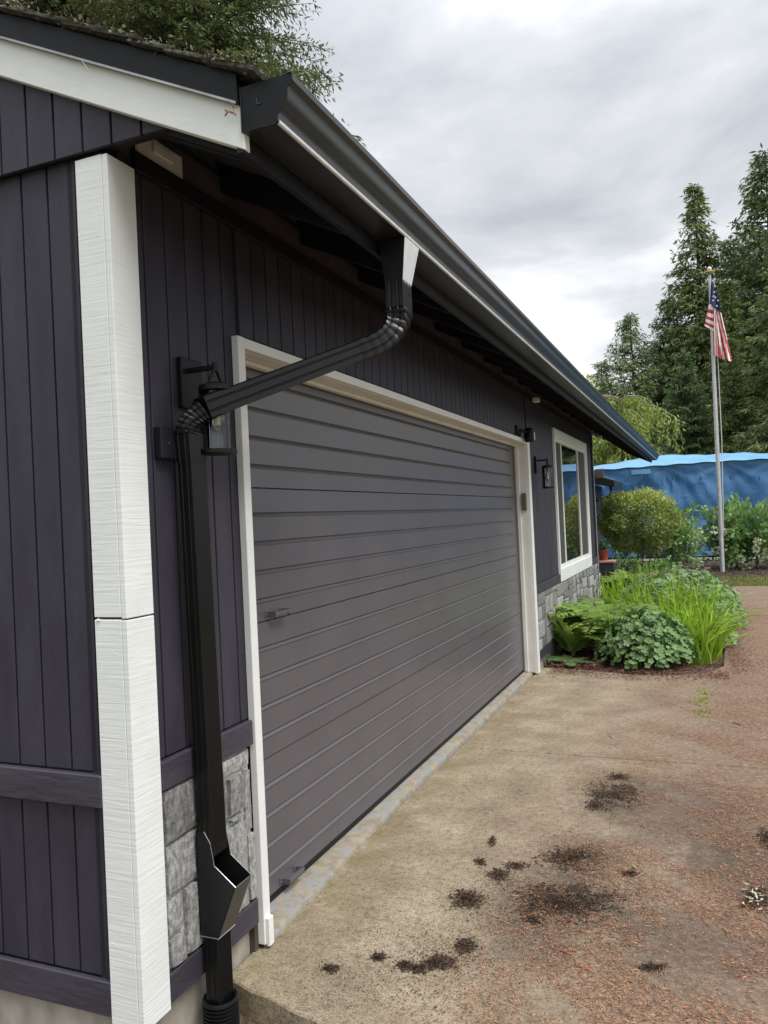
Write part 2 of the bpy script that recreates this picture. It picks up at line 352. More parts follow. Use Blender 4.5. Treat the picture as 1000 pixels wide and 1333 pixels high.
def cards_mesh(name, P, D, L, W, tint, mat_, side=None, fold=0.0):
    """rhombic leaf cards; P base, D direction (unit), L length, W half-width arrays"""
    P = np.asarray(P, float); D = np.asarray(D, float); n = len(P)
    D = D/np.linalg.norm(D, axis=1, keepdims=True)
    if side is None: side = rng.normal(size=(n, 3))
    s = np.cross(D, side); s /= (np.linalg.norm(s, axis=1, keepdims=True)+1e-9)
    L = np.broadcast_to(L, n)[:, None]; W = np.broadcast_to(W, n)[:, None]
    V = np.stack([P, P+D*L*0.45+s*W, P+D*L, P+D*L*0.45-s*W], 1).reshape(-1, 3)
    me = bpy.data.meshes.new(name); me.vertices.add(4*n); me.vertices.foreach_set('co', V.ravel())
    me.loops.add(4*n); me.loops.foreach_set('vertex_index', np.arange(4*n, dtype=np.int32))
    me.polygons.add(n); me.polygons.foreach_set('loop_start', np.arange(n, dtype=np.int32)*4)
    me.update(calc_edges=True)
    a = me.attributes.new('tint', 'FLOAT', 'FACE'); a.data.foreach_set('value', np.clip(tint, 0, 1).astype(np.float32))
    me.materials.append(mat_); return me
def strips_mesh(name, paths, widths, tint, mat_, sides):
    """paths (n,k,3), widths (n,k), sides (n,3): ribbons"""
    n, k, _ = paths.shape
    s = sides[:, None, :]*widths[:, :, None]
    V = np.concatenate([paths-s, paths+s], 1).reshape(-1, 3)   # per strip: k left, k right
    base = (np.arange(n)*2*k)[:, None]; i = np.arange(k-1)[None, :]
    F = np.stack([base+i, base+i+1, base+k+i+1, base+k+i], -1).reshape(-1, 4)
    me = bpy.data.meshes.new(name); me.vertices.add(len(V)); me.vertices.foreach_set('co', V.ravel())
    me.loops.add(F.size); me.loops.foreach_set('vertex_index', F.ravel().astype(np.int32))
    me.polygons.add(len(F)); me.polygons.foreach_set('loop_start', np.arange(len(F), dtype=np.int32)*4)
    me.update(calc_edges=True)
    a = me.attributes.new('tint', 'FLOAT', 'FACE'); a.data.foreach_set('value', np.clip(np.repeat(tint, k-1), 0, 1).astype(np.float32))
    me.polygons.foreach_set('use_smooth', [True]*len(F))
    me.materials.append(mat_); return me
def put(me, name, parent, world=(0,0,0), **kw):
    o = bpy.data.objects.new(name, me); link(o, parent, world); return tag(o, **kw)
def vnoise(P, s=1.0, seed=0):
    """cheap smooth pseudo noise 0..1"""
    P = np.asarray(P)*s+seed*7.13
    a = np.sin(P[:,0]*1.7+1.3*np.sin(P[:,1]*1.1+seed))+np.sin(P[:,1]*2.3+1.7*np.sin(P[:,0]*0.9+2))
    if P.shape[1] > 2: a = a+np.sin(P[:,2]*1.9+1.1*np.sin(P[:,0]*1.3+P[:,1]))
    else: a = a+np.sin((P[:,0]+P[:,1])*3.1+seed)
    return 0.5+a/6

# ================================================================== GROUND
def sheet(name, x0, x1, y0, y1, z, m_, nx=2, ny=2, amp=0.0, **kw):
    xs = np.linspace(x0, x1, nx); ys = np.linspace(y0, y1, ny)
    X, Y = np.meshgrid(xs, ys); Z = np.full_like(X, z)
    if amp: Z = Z+amp*(vnoise(np.stack([X.ravel(), Y.ravel()], 1), 3).reshape(X.shape)-0.5)+amp*0.4*rng.normal(size=X.shape)*0.5
    pts = np.stack([X.ravel(), Y.ravel(), Z.ravel()], 1)
    fs = [(j*nx+i, j*nx+i+1, (j+1)*nx+i+1, (j+1)*nx+i) for j in range(ny-1) for i in range(nx-1)]
    mb = MB(); mb.poly(pts, fs); return mb.build(name, m_, None, 0, smooth=nx > 2, **kw)
sheet('ground', -400, 400, -400, 600, -0.16, M['lawn'], kind='structure')
sheet('side_yard_soil', -9, 3.5, -3.2, 0.62, -0.10, M['dirt'], 60, 30, 0.03, kind='structure')
drv = bpy.data.objects.new('driveway', None); link(drv, None, (2, 5, 0)); tag(drv, kind='structure')
def slab(pts, top=0.0):
    mb = MB(); n = len(pts)
    P = [(x, y, top-0.11) for x, y in pts]+[(x, y, top) for x, y in pts]
    mb.poly(P, [tuple(range(n))[::-1], tuple(range(n, 2*n))]+[(i, (i+1) % n, n+(i+1) % n, n+i) for i in range(n)])
    return mb.build('slab', M['drive'], drv, 0.006)
def ragged(x0, x1, ya, yb, n):
    return [(x0+(x1-x0)*i/n, ya+(yb-ya)*i/n+random.uniform(-0.008, 0.008)) for i in range(n+1)]
g = 0.008
fe = ragged(0.0, 6.0, 0.43, -1.2, 60)
slab([(-0.015, 0.44)]+fe[1:]+[(6.0, 3.2-g)]+[(x_, 3.2-g+random.uniform(-.003,.003)) for x_ in np.linspace(5.5, 0.5, 11)]+[(-0.015, 3.2-g)])
slab([(-0.015, 3.2+g), (6.0, 3.2+g), (6.0, 6.3-g), (1.66, 6.3-g), (1.52, 5.98), (1.25, 5.80), (0.9+g, 5.76), (0.45, 5.92), (-0.015, 5.99)])
for a, b, xa, xb in ((6.3, 9.2, 1.66, 1.74), (9.2, 11.9, 1.74, 1.70), (11.9, 14.2, 1.70, 1.0)):
    slab([(xa, a+g), (3.6-g, a+g), (3.6-g, b-g), (xb, b-g)]); slab([(3.6+g, a+g), (6.0, a+g), (6.0, b-g), (3.6+g, b-g)])
mb = MB(); mb.poly([(-0.02,5.6,-0.03),(1.7,5.6,-0.03),(1.8,9,-0.03),(1.75,12,-0.03),(1.0,14.3,-0.03),(-2.5,15.5,-0.03),(-2.5,5.9,-0.03)], [(0,1,2,3,4,5,6)])
mb.build('garden_bed', M['mulch'], kind='structure')
sheet('lawn_strip', 0.6, 30, 14.25, 15.9, -0.02, M['lawn'], 60, 8, 0.03, kind='structure')
sheet('flagpole_bed', -4, 20, 15.9, 21.4, 0.0, M['mulch'], 60, 20, 0.05, kind='structure')
sheet('backyard_ground', -40, 60, 21.4, 90, -0.05, M['lawn'], kind='structure')

# ================================================================== HOUSE
H = thing('house', 'dark purple ranch house with attached garage, white corner boards and grey stone base', 'house', (0, 0, 0))
# foundation
mb = MB(); mb.box(-7.2, -0.02, 0.0+0.005, 0.14, -0.4, 0.112); mb.box(-0.14, -0.02, 0.14, 0.60, -0.4, 0.112); mb.box(-0.14, -0.02, 5.70, 10.4, -0.4, 0.112)
mb.box(-7.2, -0.14, 0.14, 10.4, -0.4, 0.09)
mb.build('foundation', M['found'], H, 0.003)
# rot gap beside the trim foot
bx('gap_board', M['bark'], H, -0.05, 0.0, 0.602, 0.628, -0.02, 0.19)
# --- side wall (faces +x)
sw = MB()
D0, D1, DT = 0.67, 5.62, 2.205          # door opening
for y0, y1, z0, z1 in ((0.0, D0, 0.11, 2.86), (D1, 7.15, 0.11, 2.86), (D0, D1, DT, 2.86), (7.15, 9.62, 0.11, 0.80), (7.15, 9.62, 2.46, 2.86), (9.62, 10.38, 0.11, 2.86)):
    sw.box(-0.15, -0.012, y0, y1, z0, z1)
SW = sw.build('side_wall', M['siding'], H)
_pl = {}
def plank_y(y0, z0, z1, wd=0.098, x=0.0):
    key = ('y', round(z1-z0, 3), round(wd, 3)); c = (x-0.006, y0+wd/2, (z0+z1)/2)
    if key in _pl: return clone(_pl[key], c, SW)
    _pl[key] = bx('siding_plank', M['siding'], SW, x-0.012, x, y0, y0+wd, z0, z1, 0.0018); return _pl[key]
PW = 0.1055
y = 0.052
while y < 10.30:
    y1 = y+0.098
    if y1 < 0.63: plank_y(y, 0.842, 2.70)
    elif y < 5.70 and y1 < 5.73:
        if y < 0.63: plank_y(y, 0.842, 2.70, 0.575+0.05-y if y < 0.6 else 0.02)
        else: plank_y(y, 2.262, 2.70)
    elif y < 7.08 and y > 5.70:
        plank_y(y, 0.842, 2.70)
    elif 7.0 < y < 9.65: plank_y(y, 2.50, 2.70)
    elif y >= 9.65: plank_y(y, 0.842, 2.70)
    y += PW
# frieze along the top of the side wall, blocking behind it
bx('frieze_board', M['soffit'], H, 0.001, 0.022, 0.11, 10.38, 2.655, 2.715)
bx('eave_blocking', M['sheath'], H, -0.03, -0.001, 0.03, 10.38, 2.702, 2.83)
# bands / base boards
for nm, y0, y1, z0, z1 in (('band_board', 0.102, 0.615, 0.752, 0.84), ('base_board', 0.102, 0.60, 0.112, 0.20), ('band_board', 5.74, 7.10, 0.752, 0.84), ('band_board', 9.70, 10.30, 0.752, 0.84), ('base_board', 5.72, 10.30, 0.112, 0.20)):
    bx(nm, M['band'], H, 0.001, 0.024, y0, y1, z0, z1, 0.003)
# --- gable wall (faces -y)
zr = lambda x: 2.534+0.492*(0.514-x)        # bottom line of the rake board
gw = MB(); gw.poly([(-7.2,0.012,0.11),(-0.012,0.012,0.11),(-0.012,0.012,2.86),(-3.6,0.012,4.45),(-7.2,0.012,2.86), (-7.2,0.15,0.11),(-0.012,0.15,0.11),(-0.012,0.15,2.86),(-3.6,0.15,4.45),(-7.2,0.15,2.86)],
      [(0,1,2,3,4),(9,8,7,6,5),(0,5,6,1),(1,6,7,2),(2,7,8,3),(3,8,9,4),(4,9,5,0)])
GW = gw.build('gable_wall', M['siding'], H)
px_ = {}
def plank_x(x1, z0, z1, y=0.0, name='siding_plank'):
    key = (round(z1-z0, 3), y); c = (x1-0.049, y+0.006, (z0+z1)/2)
    if key in px_: return clone(px_[key], c, GW)
    px_[key] = bx(name, M['siding'], GW, x1-0.098, x1, y, y+0.012, z0, z1, 0.0018); return px_[key]
x = -0.1
for k in range(66):
    xx = -0.131-PW*k
    plank_x(xx, 0.832, 2.72); plank_x(xx, 0.222, 0.728)
bx('siding_plank', M['siding'], GW, -0.124, -0.101, 0.0, 0.012, 0.832, 2.72); bx('siding_plank', M['siding'], GW, -0.124, -0.101, 0.0, 0.012, 0.222, 0.728)
MB().box(-7.1, -0.101, -0.024, -0.001, 0.731, 0.829).build('band_board', M['band'], H, 0.004)
MB().box(-7.1, -0.101, -0.020, -0.001, 0.116, 0.220).build('base_board', M['band'], H, 0.004)
# upper gable cladding stands proud of the lower wall; each board cut to the rake
for k in range(-3, 34):
    xa = -0.062-0.1075*k; xb = xa-0.1
    mb = MB(); za, zb = zr(xa)+0.07, zr(xb)+0.07
    if xa < -3.5: break
    z0 = 2.668
    za = max(za, z0+0.004); zb = max(zb, z0+0.004)
    P = [(xb,-0.032,z0),(xa,-0.032,z0),(xa,-0.032,za),(xb,-0.032,zb),(xb,-0.018,z0),(xa,-0.018,z0),(xa,-0.018,za),(xb,-0.018,zb)]
    mb.poly(P, [(0,1,2,3),(7,6,5,4),(0,4,5,1),(1,5,6,2),(2,6,7,3),(3,7,4,0)]); mb.build('gable_plank', M['siding'], GW, 0.0015)
MB().poly([(-7.2,-0.018,2.672),(0.24,-0.018,2.672),(-3.6,-0.018,4.5),(-7.2,0.012,2.672),(0.24,0.012,2.672),(-3.6,0.012,4.5)], [(0,1,2),(5,4,3),(0,3,4,1),(1,4,5,2),(2,5,3,0)]).build('gable_backing', M['soffit'], GW)
# --- corner boards (upper and lower lengths, with the notch between them)
zj = at((140, 805), y=-0.02)[2]
def corner(z0, z1, label=None):
    o1 = bx('corner_board', M['corner'], H, -0.100, -0.0005, -0.021, -0.0005, z0, z1, 0.002)
    o2 = bx('corner_board', M['corner'], H, 0.0005, 0.021, -0.021, 0.100, z0-0.004, z1-0.002, 0.002)
corner(0.100, zj-0.004); corner(zj+0.003, 2.655)
bx('paint_blob', M['corner'], H, -0.090, -0.076, -0.026, -0.02, zj-0.010, zj-0.001, 0.003)
_cb = [o for o in H.children if o.name.startswith('corner_board')]
for i_, z_ in enumerate((0.32, 0.75, 1.18, 1.6, 2.0, 2.42)):
    for x_ in (-0.082, -0.022): MB().lathe([(0,.002),(.002,0),(0,-.002)], (x_+random.uniform(-.004,.004), -0.0212, z_+random.uniform(-.02,.02)), 8).build('nail_head', M['jamb'], _cb[0])
bx('far_corner_board', M['trim'], H, -0.1, 0.02, 10.381, 10.42, 0.10, 2.66)
bx('far_corner_board', M['siding'], H, 0.001, 0.022, 10.30, 10.38, 0.10, 2.655)
# porch recess walls beyond the corner, far out of the camera's sight lines
MB().box(-0.15, -0.02, 10.2, 10.38, 0.0, 2.8).box(-1.7, -0.15, 10.3, 10.379, 0.0, 2.8).box(-1.8, -1.7, 10.3, 16.3, 0.0, 3.3).build('porch_wall', M['siding'], H)
bx('porch_floor', M['porch'], H, -1.7, 0.16, 10.45, 16.2, -0.12, 0.13, 0.01)

# --- stone veneer
SV = MB().box(-0.012, 0.003, 0.101, 0.60, 0.20, 0.752).build('stone_veneer', M['mortar'], H); SV2 = MB().box(-0.012, 0.003, 5.73, 10.30, 0.20, 0.752).build('stone_veneer', M['mortar'], H)
def stone(y0, y1, z0, z1, th=0.022):
    gp = 0.0055; n = 5; k = max(2, min(7, int((z1-z0)/0.02)))
    n = max(2, min(7, int((y1-y0)/0.02))); j = lambda: random.uniform(-0.006, 0.006)
    c = [(y0+gp+abs(j()), z0+gp+abs(j())), (y1-gp-abs(j()), z0+gp+abs(j())), (y1-gp-abs(j()), z1-gp-abs(j())), (y0+gp+abs(j()), z1-gp-abs(j()))]
    t0 = th*random.uniform(0.7, 1.15); sy, sz = random.uniform(-0.003, 0.003), random.uniform(-0.003, 0.003)
    pts = []; N1, K1 = n+1, k+1
    for b in range(K1):
        for a in range(N1):
            u, v = a/n, b/k
            yy = (c[0][0]*(1-u)+c[1][0]*u)*(1-v)+(c[3][0]*(1-u)+c[2][0]*u)*v
            zz = (c[0][1]*(1-u)+c[1][1]*u)*(1-v)+(c[3][1]*(1-u)+c[2][1]*u)*v
            edge = a in (0, n) or b in (0, k)
            d = t0+sy*(u-.5)*2+sz*(v-.5)*2+random.uniform(-0.0018, 0.0018)-(0.003 if edge else 0)
            if edge: yy += random.uniform(-0.002, 0.002); zz += random.uniform(-0.002, 0.002)
            pts.append((0.003+d, yy, zz))
    fs = [(b*N1+a, b*N1+a+1, (b+1)*N1+a+1, (b+1)*N1+a) for b in range(k) for a in range(n)]
    ring = [a for a in range(N1)]+[b*N1+n for b in range(1, K1)]+[k*N1+a for a in range(n-1, -1, -1)]+[b*N1 for b in range(k-1, 0, -1)]
    m0 = len(pts)
    for i in ring: pts.append((0.002, pts[i][1], pts[i][2]))
    fs += [(ring[(i+1) % len(ring)], ring[i], m0+i, m0+(i+1) % len(ring)) for i in range(len(ring))]
    MB().poly(pts, fs).build('stone', M['stone'], SV if y0 < 2 else SV2)
ya, wy, zt, hz = 0.103, 0.497, 0.750, 0.548
for u0, u1, v0, v1 in ((0,.36,0,.30),(0,.36,.30,.60),(0,.17,.60,.82),(0,.17,.82,1),(.17,.42,.60,1),(.36,1,0,.13),(.36,.70,.13,.43),(.70,.90,.13,.38),(.90,1,.13,.55),
                       (.36,.47,.43,.60),(.47,.90,.43,.80),(.70,.90,.38,.43),(.42,.47,.60,.80),(.42,.66,.80,1),(.66,.90,.80,1),(.90,1,.55,1)):
    stone(ya+wy*u0, ya+wy*u1, zt-hz*v1, zt-hz*v0)
yy = 5.735
while yy < 10.28:
    wcol = min(random.uniform(0.22, 0.46), 10.295-yy); z = 0.202
    if wcol < 0.1: wcol = 10.295-yy
    while z < 0.745:
        hh = random.uniform(0.07, 0.19); 
        if z+hh > 0.70: hh = 0.750-z
        if random.random() < 0.6 and wcol > 0.2:
            f = random.uniform(0.3, 0.7); stone(yy, yy+wcol*f, z, z+hh, 0.03); stone(yy+wcol*f, yy+wcol, z, z+hh, 0.024)
        else: stone(yy, yy+wcol, z, z+hh, 0.028)
        z += hh
    yy += wcol
    if yy > 10.27: break

# --- garage door trim, jamb, door
for nm, a in (('door_casing', (0.001, 0.03, 0.622, 0.668, 0.02, 2.247)), ('door_casing', (0.001, 0.03, 5.62, 5.715, 0.01, 2.247))):
    bx(nm, M['trim'], H, *a, bevel=0.002)
bx('door_casing', M['trim'], H, 0.001, 0.0298, 0.669, 5.619, 2.207, 2.246, 0.002)
bx('door_casing', M['trim'], H, 0.030, 0.046, 0.630, 0.662, 0.012, 0.115, 0.003)
for nm, a in (('door_jamb', (-0.10, 0.0, 0.652, 0.6685, 0.03, 2.205)), ('door_jamb', (-0.145, 0.0005, 5.6195, 5.64, 0.02, 2.2045)), ('door_jamb', (-0.145, 0.0005, 0.6695, 5.6185, 2.2045, 2.22))):
    bx(nm, M['jamb'], H, *a)
for a in ((-0.098, -0.062, 5.600, 5.619, 0.03, 2.203), (-0.098, -0.062, 0.6695, 5.5995, 2.186, 2.204), (-0.098, -0.062, 0.6695, 0.685, 0.03, 2.185)):
    bx('door_stop', M['jamb'], H, *a, bevel=0.004)
GD = bx('garage_door', M['dark'], H, -0.16, -0.137, 0.64, 5.64, 0.04, 2.26)
def door_section(z0, z1):
    fx, gx, gx2 = -0.108, -0.1150, -0.1035; ys = [0.66, 0.86, 5.44, 5.605]
    offs = [0.105, 0.222, 0.340, 0.456]
    prof = [(z0+0.001, fx-0.006), (z0+0.003, fx)]
    for o in offs[::-1]:
        zc = z1-o
        prof += [(zc-0.016, fx), (zc-0.011, gx2), (zc+0.001, gx), (zc+0.005, fx)]
    prof += [(z1-0.003, fx), (z1-0.001, fx-0.006)]
    nP = len(prof); mb = MB(); pts = []
    for iy, y_ in enumerate((ys[0], ys[1]-0.01, ys[1], ys[2], ys[2]+0.01, ys[3])):
        for z_, x_ in prof: pts.append((x_ if 2 <= iy <= 3 else (fx if x_ in (gx, gx2) else x_), y_, z_))
    fs = [(i*nP+k, (i+1)*nP+k, (i+1)*nP+k+1, i*nP+k+1) for i in range(5) for k in range(nP-1)]
    mb.poly(pts, fs)
    mb.box(-0.138, fx-0.0145, 0.661, 5.604, z0+0.002, z1-0.002)
    mb.build('door_panel', M['door'], GD)
for z0, z1 in ((0.052, 0.60), (0.60, 1.152), (1.152, 1.70), (1.70, 2.25)): door_section(z0, z1)
bx('bottom_seal', M['dark'], GD, -0.135, -0.106, 0.67, 5.60, 0.028, 0.052, 0.003)
def handle(y0, z, tilt=0):
    mb = MB(); X = -0.108
    mb.box(X, X+0.004, y0, y0+0.035, z-0.018, z+0.018)
    mb.box(X, X+0.045, y0+0.012, y0+0.018, z-0.012, z+0.014)
    mb.box(X+0.028, X+0.045, y0+0.018, y0+0.13, z-0.006, z+0.010)
    mb.box(X, X+0.045, y0+0.13, y0+0.136, z-0.012, z+0.014)
    mb.box(X, X+0.004, y0+0.118, y0+0.15, z-0.014, z+0.016)
    o = mb.build('door_handle', M['door'], GD, 0.0015)
    MB().tube([(X+0.004, y0+0.006, z), (X+0.008, y0+0.006, z)], 0.004, 8).build('bolt', M['steel'], o)
h1 = at((345, 801), x=-0.108); handle(h1[1]+0.0, h1[2])
h2 = at((364, 1149), x=-0.108); handle(h2[1], h2[2])
# sill
sl = MB(); ysn = np.linspace(0.64, 5.70, 90); P = []
for y_ in ysn:
    e0 = 0.018-0.050*min(1, max(0, (y_-0.7)/1.6))+random.uniform(-0.006, 0.006)
    P += [(-0.15, y_, 0.027), (e0-0.018, y_, 0.022+random.uniform(-0.002, 0.002)), (e0, y_, 0.012+random.uniform(-0.003, 0.003)), (e0+0.008, y_, -0.02)]
sl.poly(P, [(i*4+k, i*4+k+1, (i+1)*4+k+1, (i+1)*4+k) for i in range(89) for k in range(3)]); sl.build('door_sill', M['sill'], H, 0, smooth=True)
tag(bx('keypad_box', M['keypad'], None, -0.045, -0.004, 5.585, 5.6195, 1.572, 1.738, 0.004), 'small brown keypad box on the white garage door jamb', 'keypad')

# --- window
WN = bx('window', M['trim'], H, 0.0, 0.012, 7.155, 7.20, 0.92, 2.36)
def wb(nm, y0, y1, z0, z1, x0=0.001, x1=0.028, m_='trim'): return bx(nm, M[m_], WN, x0, x1, y0, y1, z0, z1, 0.002)
wb('casing', 7.10, 7.155, 0.75, 2.50); wb('casing', 9.62, 9.68, 0.75, 2.50); wb('casing', 7.1555, 9.6195, 2.40, 2.498)
wb('sill_board', 7.1555, 9.6195, 0.752, 0.895, 0.001, 0.034)
wb('frame', 7.156, 9.618, 2.355, 2.399, -0.03, 0.012); wb('frame', 7.156, 9.618, 0.896, 0.935, -0.03, 0.014); wb('frame', 9.575, 9.619, 0.936, 2.354, -0.03, 0.012)
wb('mullion', 7.640, 7.690, 0.936, 2.354, -0.012, 0.003); wb('mullion', 8.930, 8.975, 0.936, 2.354, -0.012, 0.003)
for y0, y1 in ((7.201, 7.639), (8.976, 9.574)): bx('insect_screen', M['screen'], WN, -0.006, -0.004, y0, y1, 0.936, 2.354, 0)
for y0, y1 in ((7.201, 7.639), (7.691, 8.929), (8.976, 9.574)): bx('pane', M['glass_dark'], WN, -0.014, -0.009, y0, y1, 0.936, 2.354, 0)
bx('window_back', M['dark'], WN, -0.14, -0.10, 7.16, 9.61, 0.81, 2.45)

# --- roof: deck, rafters, fascia, rake, shingles
XE, SL = 0.485, 0.492
zd = lambda x: 2.640+SL*(XE-x)               # deck underside
rf = MB()
for sgn in (0,):
    rf.poly([(XE,-0.02,zd(XE)),(-3.6,-0.02,zd(-3.6)),(-3.6,-0.02,zd(-3.6)+0.03),(XE,-0.02,zd(XE)+0.02),(XE,16.45,zd(XE)),(-3.6,16.45,zd(-3.6)),(-3.6,16.45,zd(-3.6)+0.03),(XE,16.45,zd(XE)+0.02)],
        [(0,1,2,3),(7,6,5,4),(0,4,5,1),(1,5,6,2),(2,6,7,3),(3,7,4,0)])
    rf.poly([(-7.7,-0.02,zd(XE)),(-3.6,-0.02,zd(-3.6)),(-3.6,-0.02,zd(-3.6)+0.03),(-7.7,-0.02,zd(XE)+0.02),(-7.7,16.45,zd(XE)),(-3.6,16.45,zd(-3.6)),(-3.6,16.45,zd(-3.6)+0.03),(-7.7,16.45,zd(XE)+0.02)],
        [(0,1,2,3),(7,6,5,4),(0,4,5,1),(1,5,6,2),(2,6,7,3),(3,7,4,0)])
RF = rf.build('roof', M['sheath'], H)
def slope_board(name, m_, y0, y1, xa, xb, off0, off1, parent, square=True):
    """board following the rake between offsets below/above the deck line"""
    P = [(xa,y0,zd(xa)+off0),(xb,y0,zd(xb)+off0),(xb,y0,zd(xb)+off1),(xa,y0,zd(xa)+off1)]
    P += [(p[0], y1, p[2]) for p in P]
    return MB().poly(P, [(0,1,2,3),(7,6,5,4),(0,4,5,1),(1,5,6,2),(2,6,7,3),(3,7,4,0)]).build(name, m_, parent, 0.002)
r0 = slope_board('rafter', M['soffit'], 0.60, 0.638, -0.02, XE-0.002, -0.108, -0.002, RF)
c0 = WO[r0.name].copy()
for k in range(1, 27): clone(r0, (c0.x, c0.y+0.61*k, c0.z), RF)
slope_board('rafter', M['soffit'], 0.013, 0.045, -0.02, XE-0.002, -0.108, -0.002, RF)
slope_board('lookout_board', M['soffit'], -0.0185, 0.012, -3.6, XE-0.002, -0.104, -0.002, RF)
bx('eave_fascia', M['soffit'], RF, XE, XE+0.02, -0.058, 16.45, 2.530, 2.672)
# white rake board, black drip flashing above it
zt_ = lambda x: 3.066-0.4927*(x+0.333); zb_ = lambda x: 2.954-0.492*(x+0.34)
def rake(name, m_, y0, y1, xa, xb, ft, fb_, parent=H):
    P = [(xa,y0,fb_(xa)),(xb,y0,fb_(xb)),(xb,y0,ft(xb)),(xa,y0,ft(xa))]; P += [(p[0], y1, p[2]) for p in P]
    return MB().poly(P, [(0,1,2,3),(7,6,5,4),(0,4,5,1),(1,5,6,2),(2,6,7,3),(3,7,4,0)]).build(name, m_, parent, 0.002)
rake('rake_board', M['trim'], -0.060, -0.034, -3.6, 0.512, zt_, zb_, RF)
rake('drip_flashing', M['flash'], -0.075, -0.060, -3.6, 0.505, lambda x: zt_(x)+0.078, lambda x: zt_(x)-0.002, RF)
rake('drip_edge', M['edge'], -0.079, -0.0755, -3.6, 0.500, lambda x: zt_(x)+0.003, lambda x: zt_(x)-0.006, RF)
# shingles: first pieces at the rake one by one, rest in one mesh
zs = lambda x: zt_(x)+0.080
th = math.atan(SL); cx_, sx_ = math.cos(th), math.sin(th)
for k in range(30):
    d0 = 0.135*k; xa = 0.56-d0*cx_
    ya, yb = -0.10+random.uniform(-0.010, 0.008), 0.22+random.uniform(-0.03, 0.03)
    jz = random.uniform(0, 0.006)
    def pt(d, y_, h): return (0.56-d*cx_-h*sx_*-1, y_, zs(0.56)+d*sx_+h*cx_+jz)
    lo, hi = d0-random.uniform(0.0, 0.012), d0+0.16
    P = [pt(lo, ya, 0.006), pt(lo, yb, 0.006), pt(hi, yb, -0.002), pt(hi, ya+random.uniform(-.01,.01), -0.002), pt(lo, ya, 0.018), pt(lo, yb, 0.018), pt(hi, yb, 0.006), pt(hi, ya, 0.006)]
    MB().poly(P, [(3,2,1,0),(4,5,6,7),(0,1,5,4),(1,2,6,5),(2,3,7,6),(3,0,4,7)]).build('shingle', M['asphalt'], RF)
mb = MB()
for k in range(33):
    d0 = 0.135*k; y_ = 0.2
    while y_ < 16.5:
        w_ = 0.3; yb = min(y_+w_, 16.52); jz = random.uniform(0, 0.005)
        for sg in (1, -1):
            def pt(d, yq, h):
                x_ = 0.56-d*cx_+h*sx_; 
                if sg < 0: x_ = -7.2-x_-0.0
                return (x_, yq, zs(0.56)+d*sx_+h*cx_+jz)
            P = [pt(d0, y_, 0.005), pt(d0, yb-.004, 0.005), pt(d0+.16, yb-.004, -.002), pt(d0+.16, y_, -.002), pt(d0, y_, 0.016), pt(d0, yb-.004, 0.016), pt(d0+.16, yb-.004, .005), pt(d0+.16, y_, .005)]
            mb.poly(P, [(3,2,1,0),(4,5,6,7),(0,1,5,4),(1,2,6,5),(2,3,7,6),(3,0,4,7)])
        y_ += w_
mb.build('shingle_field', M['asphalt'], RF, kind='stuff')
P = []; D = []
for i in range(1500):
    d = random.uniform(0, 3.2)**1.0; P.append((0.56-d*cx_+random.uniform(0,.02), random.uniform(-0.118, -0.05), zs(0.56)+d*sx_+0.012+random.uniform(-.012,.014))); D.append((random.gauss(0,1), -abs(random.gauss(0,1)), random.gauss(0,.6)))
put(cards_mesh('moss', P, D, rng.uniform(.006,.02,1500), rng.uniform(.003,.008,1500), rng.random(1500), leafmat('moss_tufts', (0.035,0.033,0.02), (0.16,0.14,0.08), 0)), 'moss', RF, kind='stuff')

# --- gutter
GY0, GY1 = -0.062, 16.45
GT = thing('rain_gutter', 'long black K-style metal gutter running along the garage eave', 'gutter', (0.57, 0, 2.58))
outer = [(0.508,2.697),(0.508,2.578),(0.612,2.578),(0.617,2.583),(0.619,2.600),(0.6235,2.612),(0.634,2.622),(0.643,2.634),(0.648,2.648),(0.651,2.664),(0.658,2.672),(0.664,2.678),(0.665,2.694),(0.660,2.699),(0.648,2.699)]
def shell(prof, t=0.0015):
    P = [Vector(p) for p in prof]; off = []
    for i, p in enumerate(P):
        a = P[max(i-1, 0)]; b = P[min(i+1, len(P)-1)]; d = (b-a).normalized(); nrm = Vector((-d.y, d.x)); off.append(p+nrm*t)
    return [tuple(p) for p in P]+[tuple(p) for p in off[::-1]]
mb = MB(); prof = shell(outer)
ysg = np.concatenate([[GY0], np.arange(0.5, 16.2, 0.75), [GY1]]); n = len(prof); pts = []
for i, y_ in enumerate(ysg):
    dz = 0.0012*math.sin(i*1.7); dx = 0.0012*math.sin(i*2.3)
    pts += [(q[0]+dx, y_, q[1]+dz) for q in prof]
fs = [(i*n+k, i*n+(k+1) % n, (i+1)*n+(k+1) % n, (i+1)*n+k) for i in range(len(ysg)-1) for k in range(n)]+[tuple(range(n))[::-1], tuple(range((len(ysg)-1)*n, len(ysg)*n))]
mb.poly(pts, fs); mb.build('trough', M['gut'], GT, 0, smooth=True)
MB().prism([(0.6125,2.5765),(0.6165,2.5765),(0.6195,2.5795),(0.6200,2.5875),(0.6185,2.5875),(0.6165,2.581)], 'y', GY0, GY1).build('bottom_bead', M['alu'], GT)  # pale strip added to draw the sky's reflection along the lower gutter edge
cap = outer[:-1]
for yc in (GY0-0.003, GY1):
    o = MB().prism(cap, 'y', yc, yc+0.0028).build('end_cap', M['flash'], GT)
    # rolled rim round the cap
    if yc < 0:
        rim = [(q[0], yc-0.001, q[1]) for q in outer]
        MB().tube(rim, 0.0018, 6).build('crimped_rim', M['gut'], o, smooth=True)
        MB().box(0.557, 0.560, yc-0.0025, yc, 2.640, 2.658).box(0.560, 0.570, yc-0.0025, yc, 2.640, 2.643).build('stamped_mark', M['gut'], o)
bk = MB().box(0.500, 0.520, 2.0, 2.012, 2.585, 2.600)
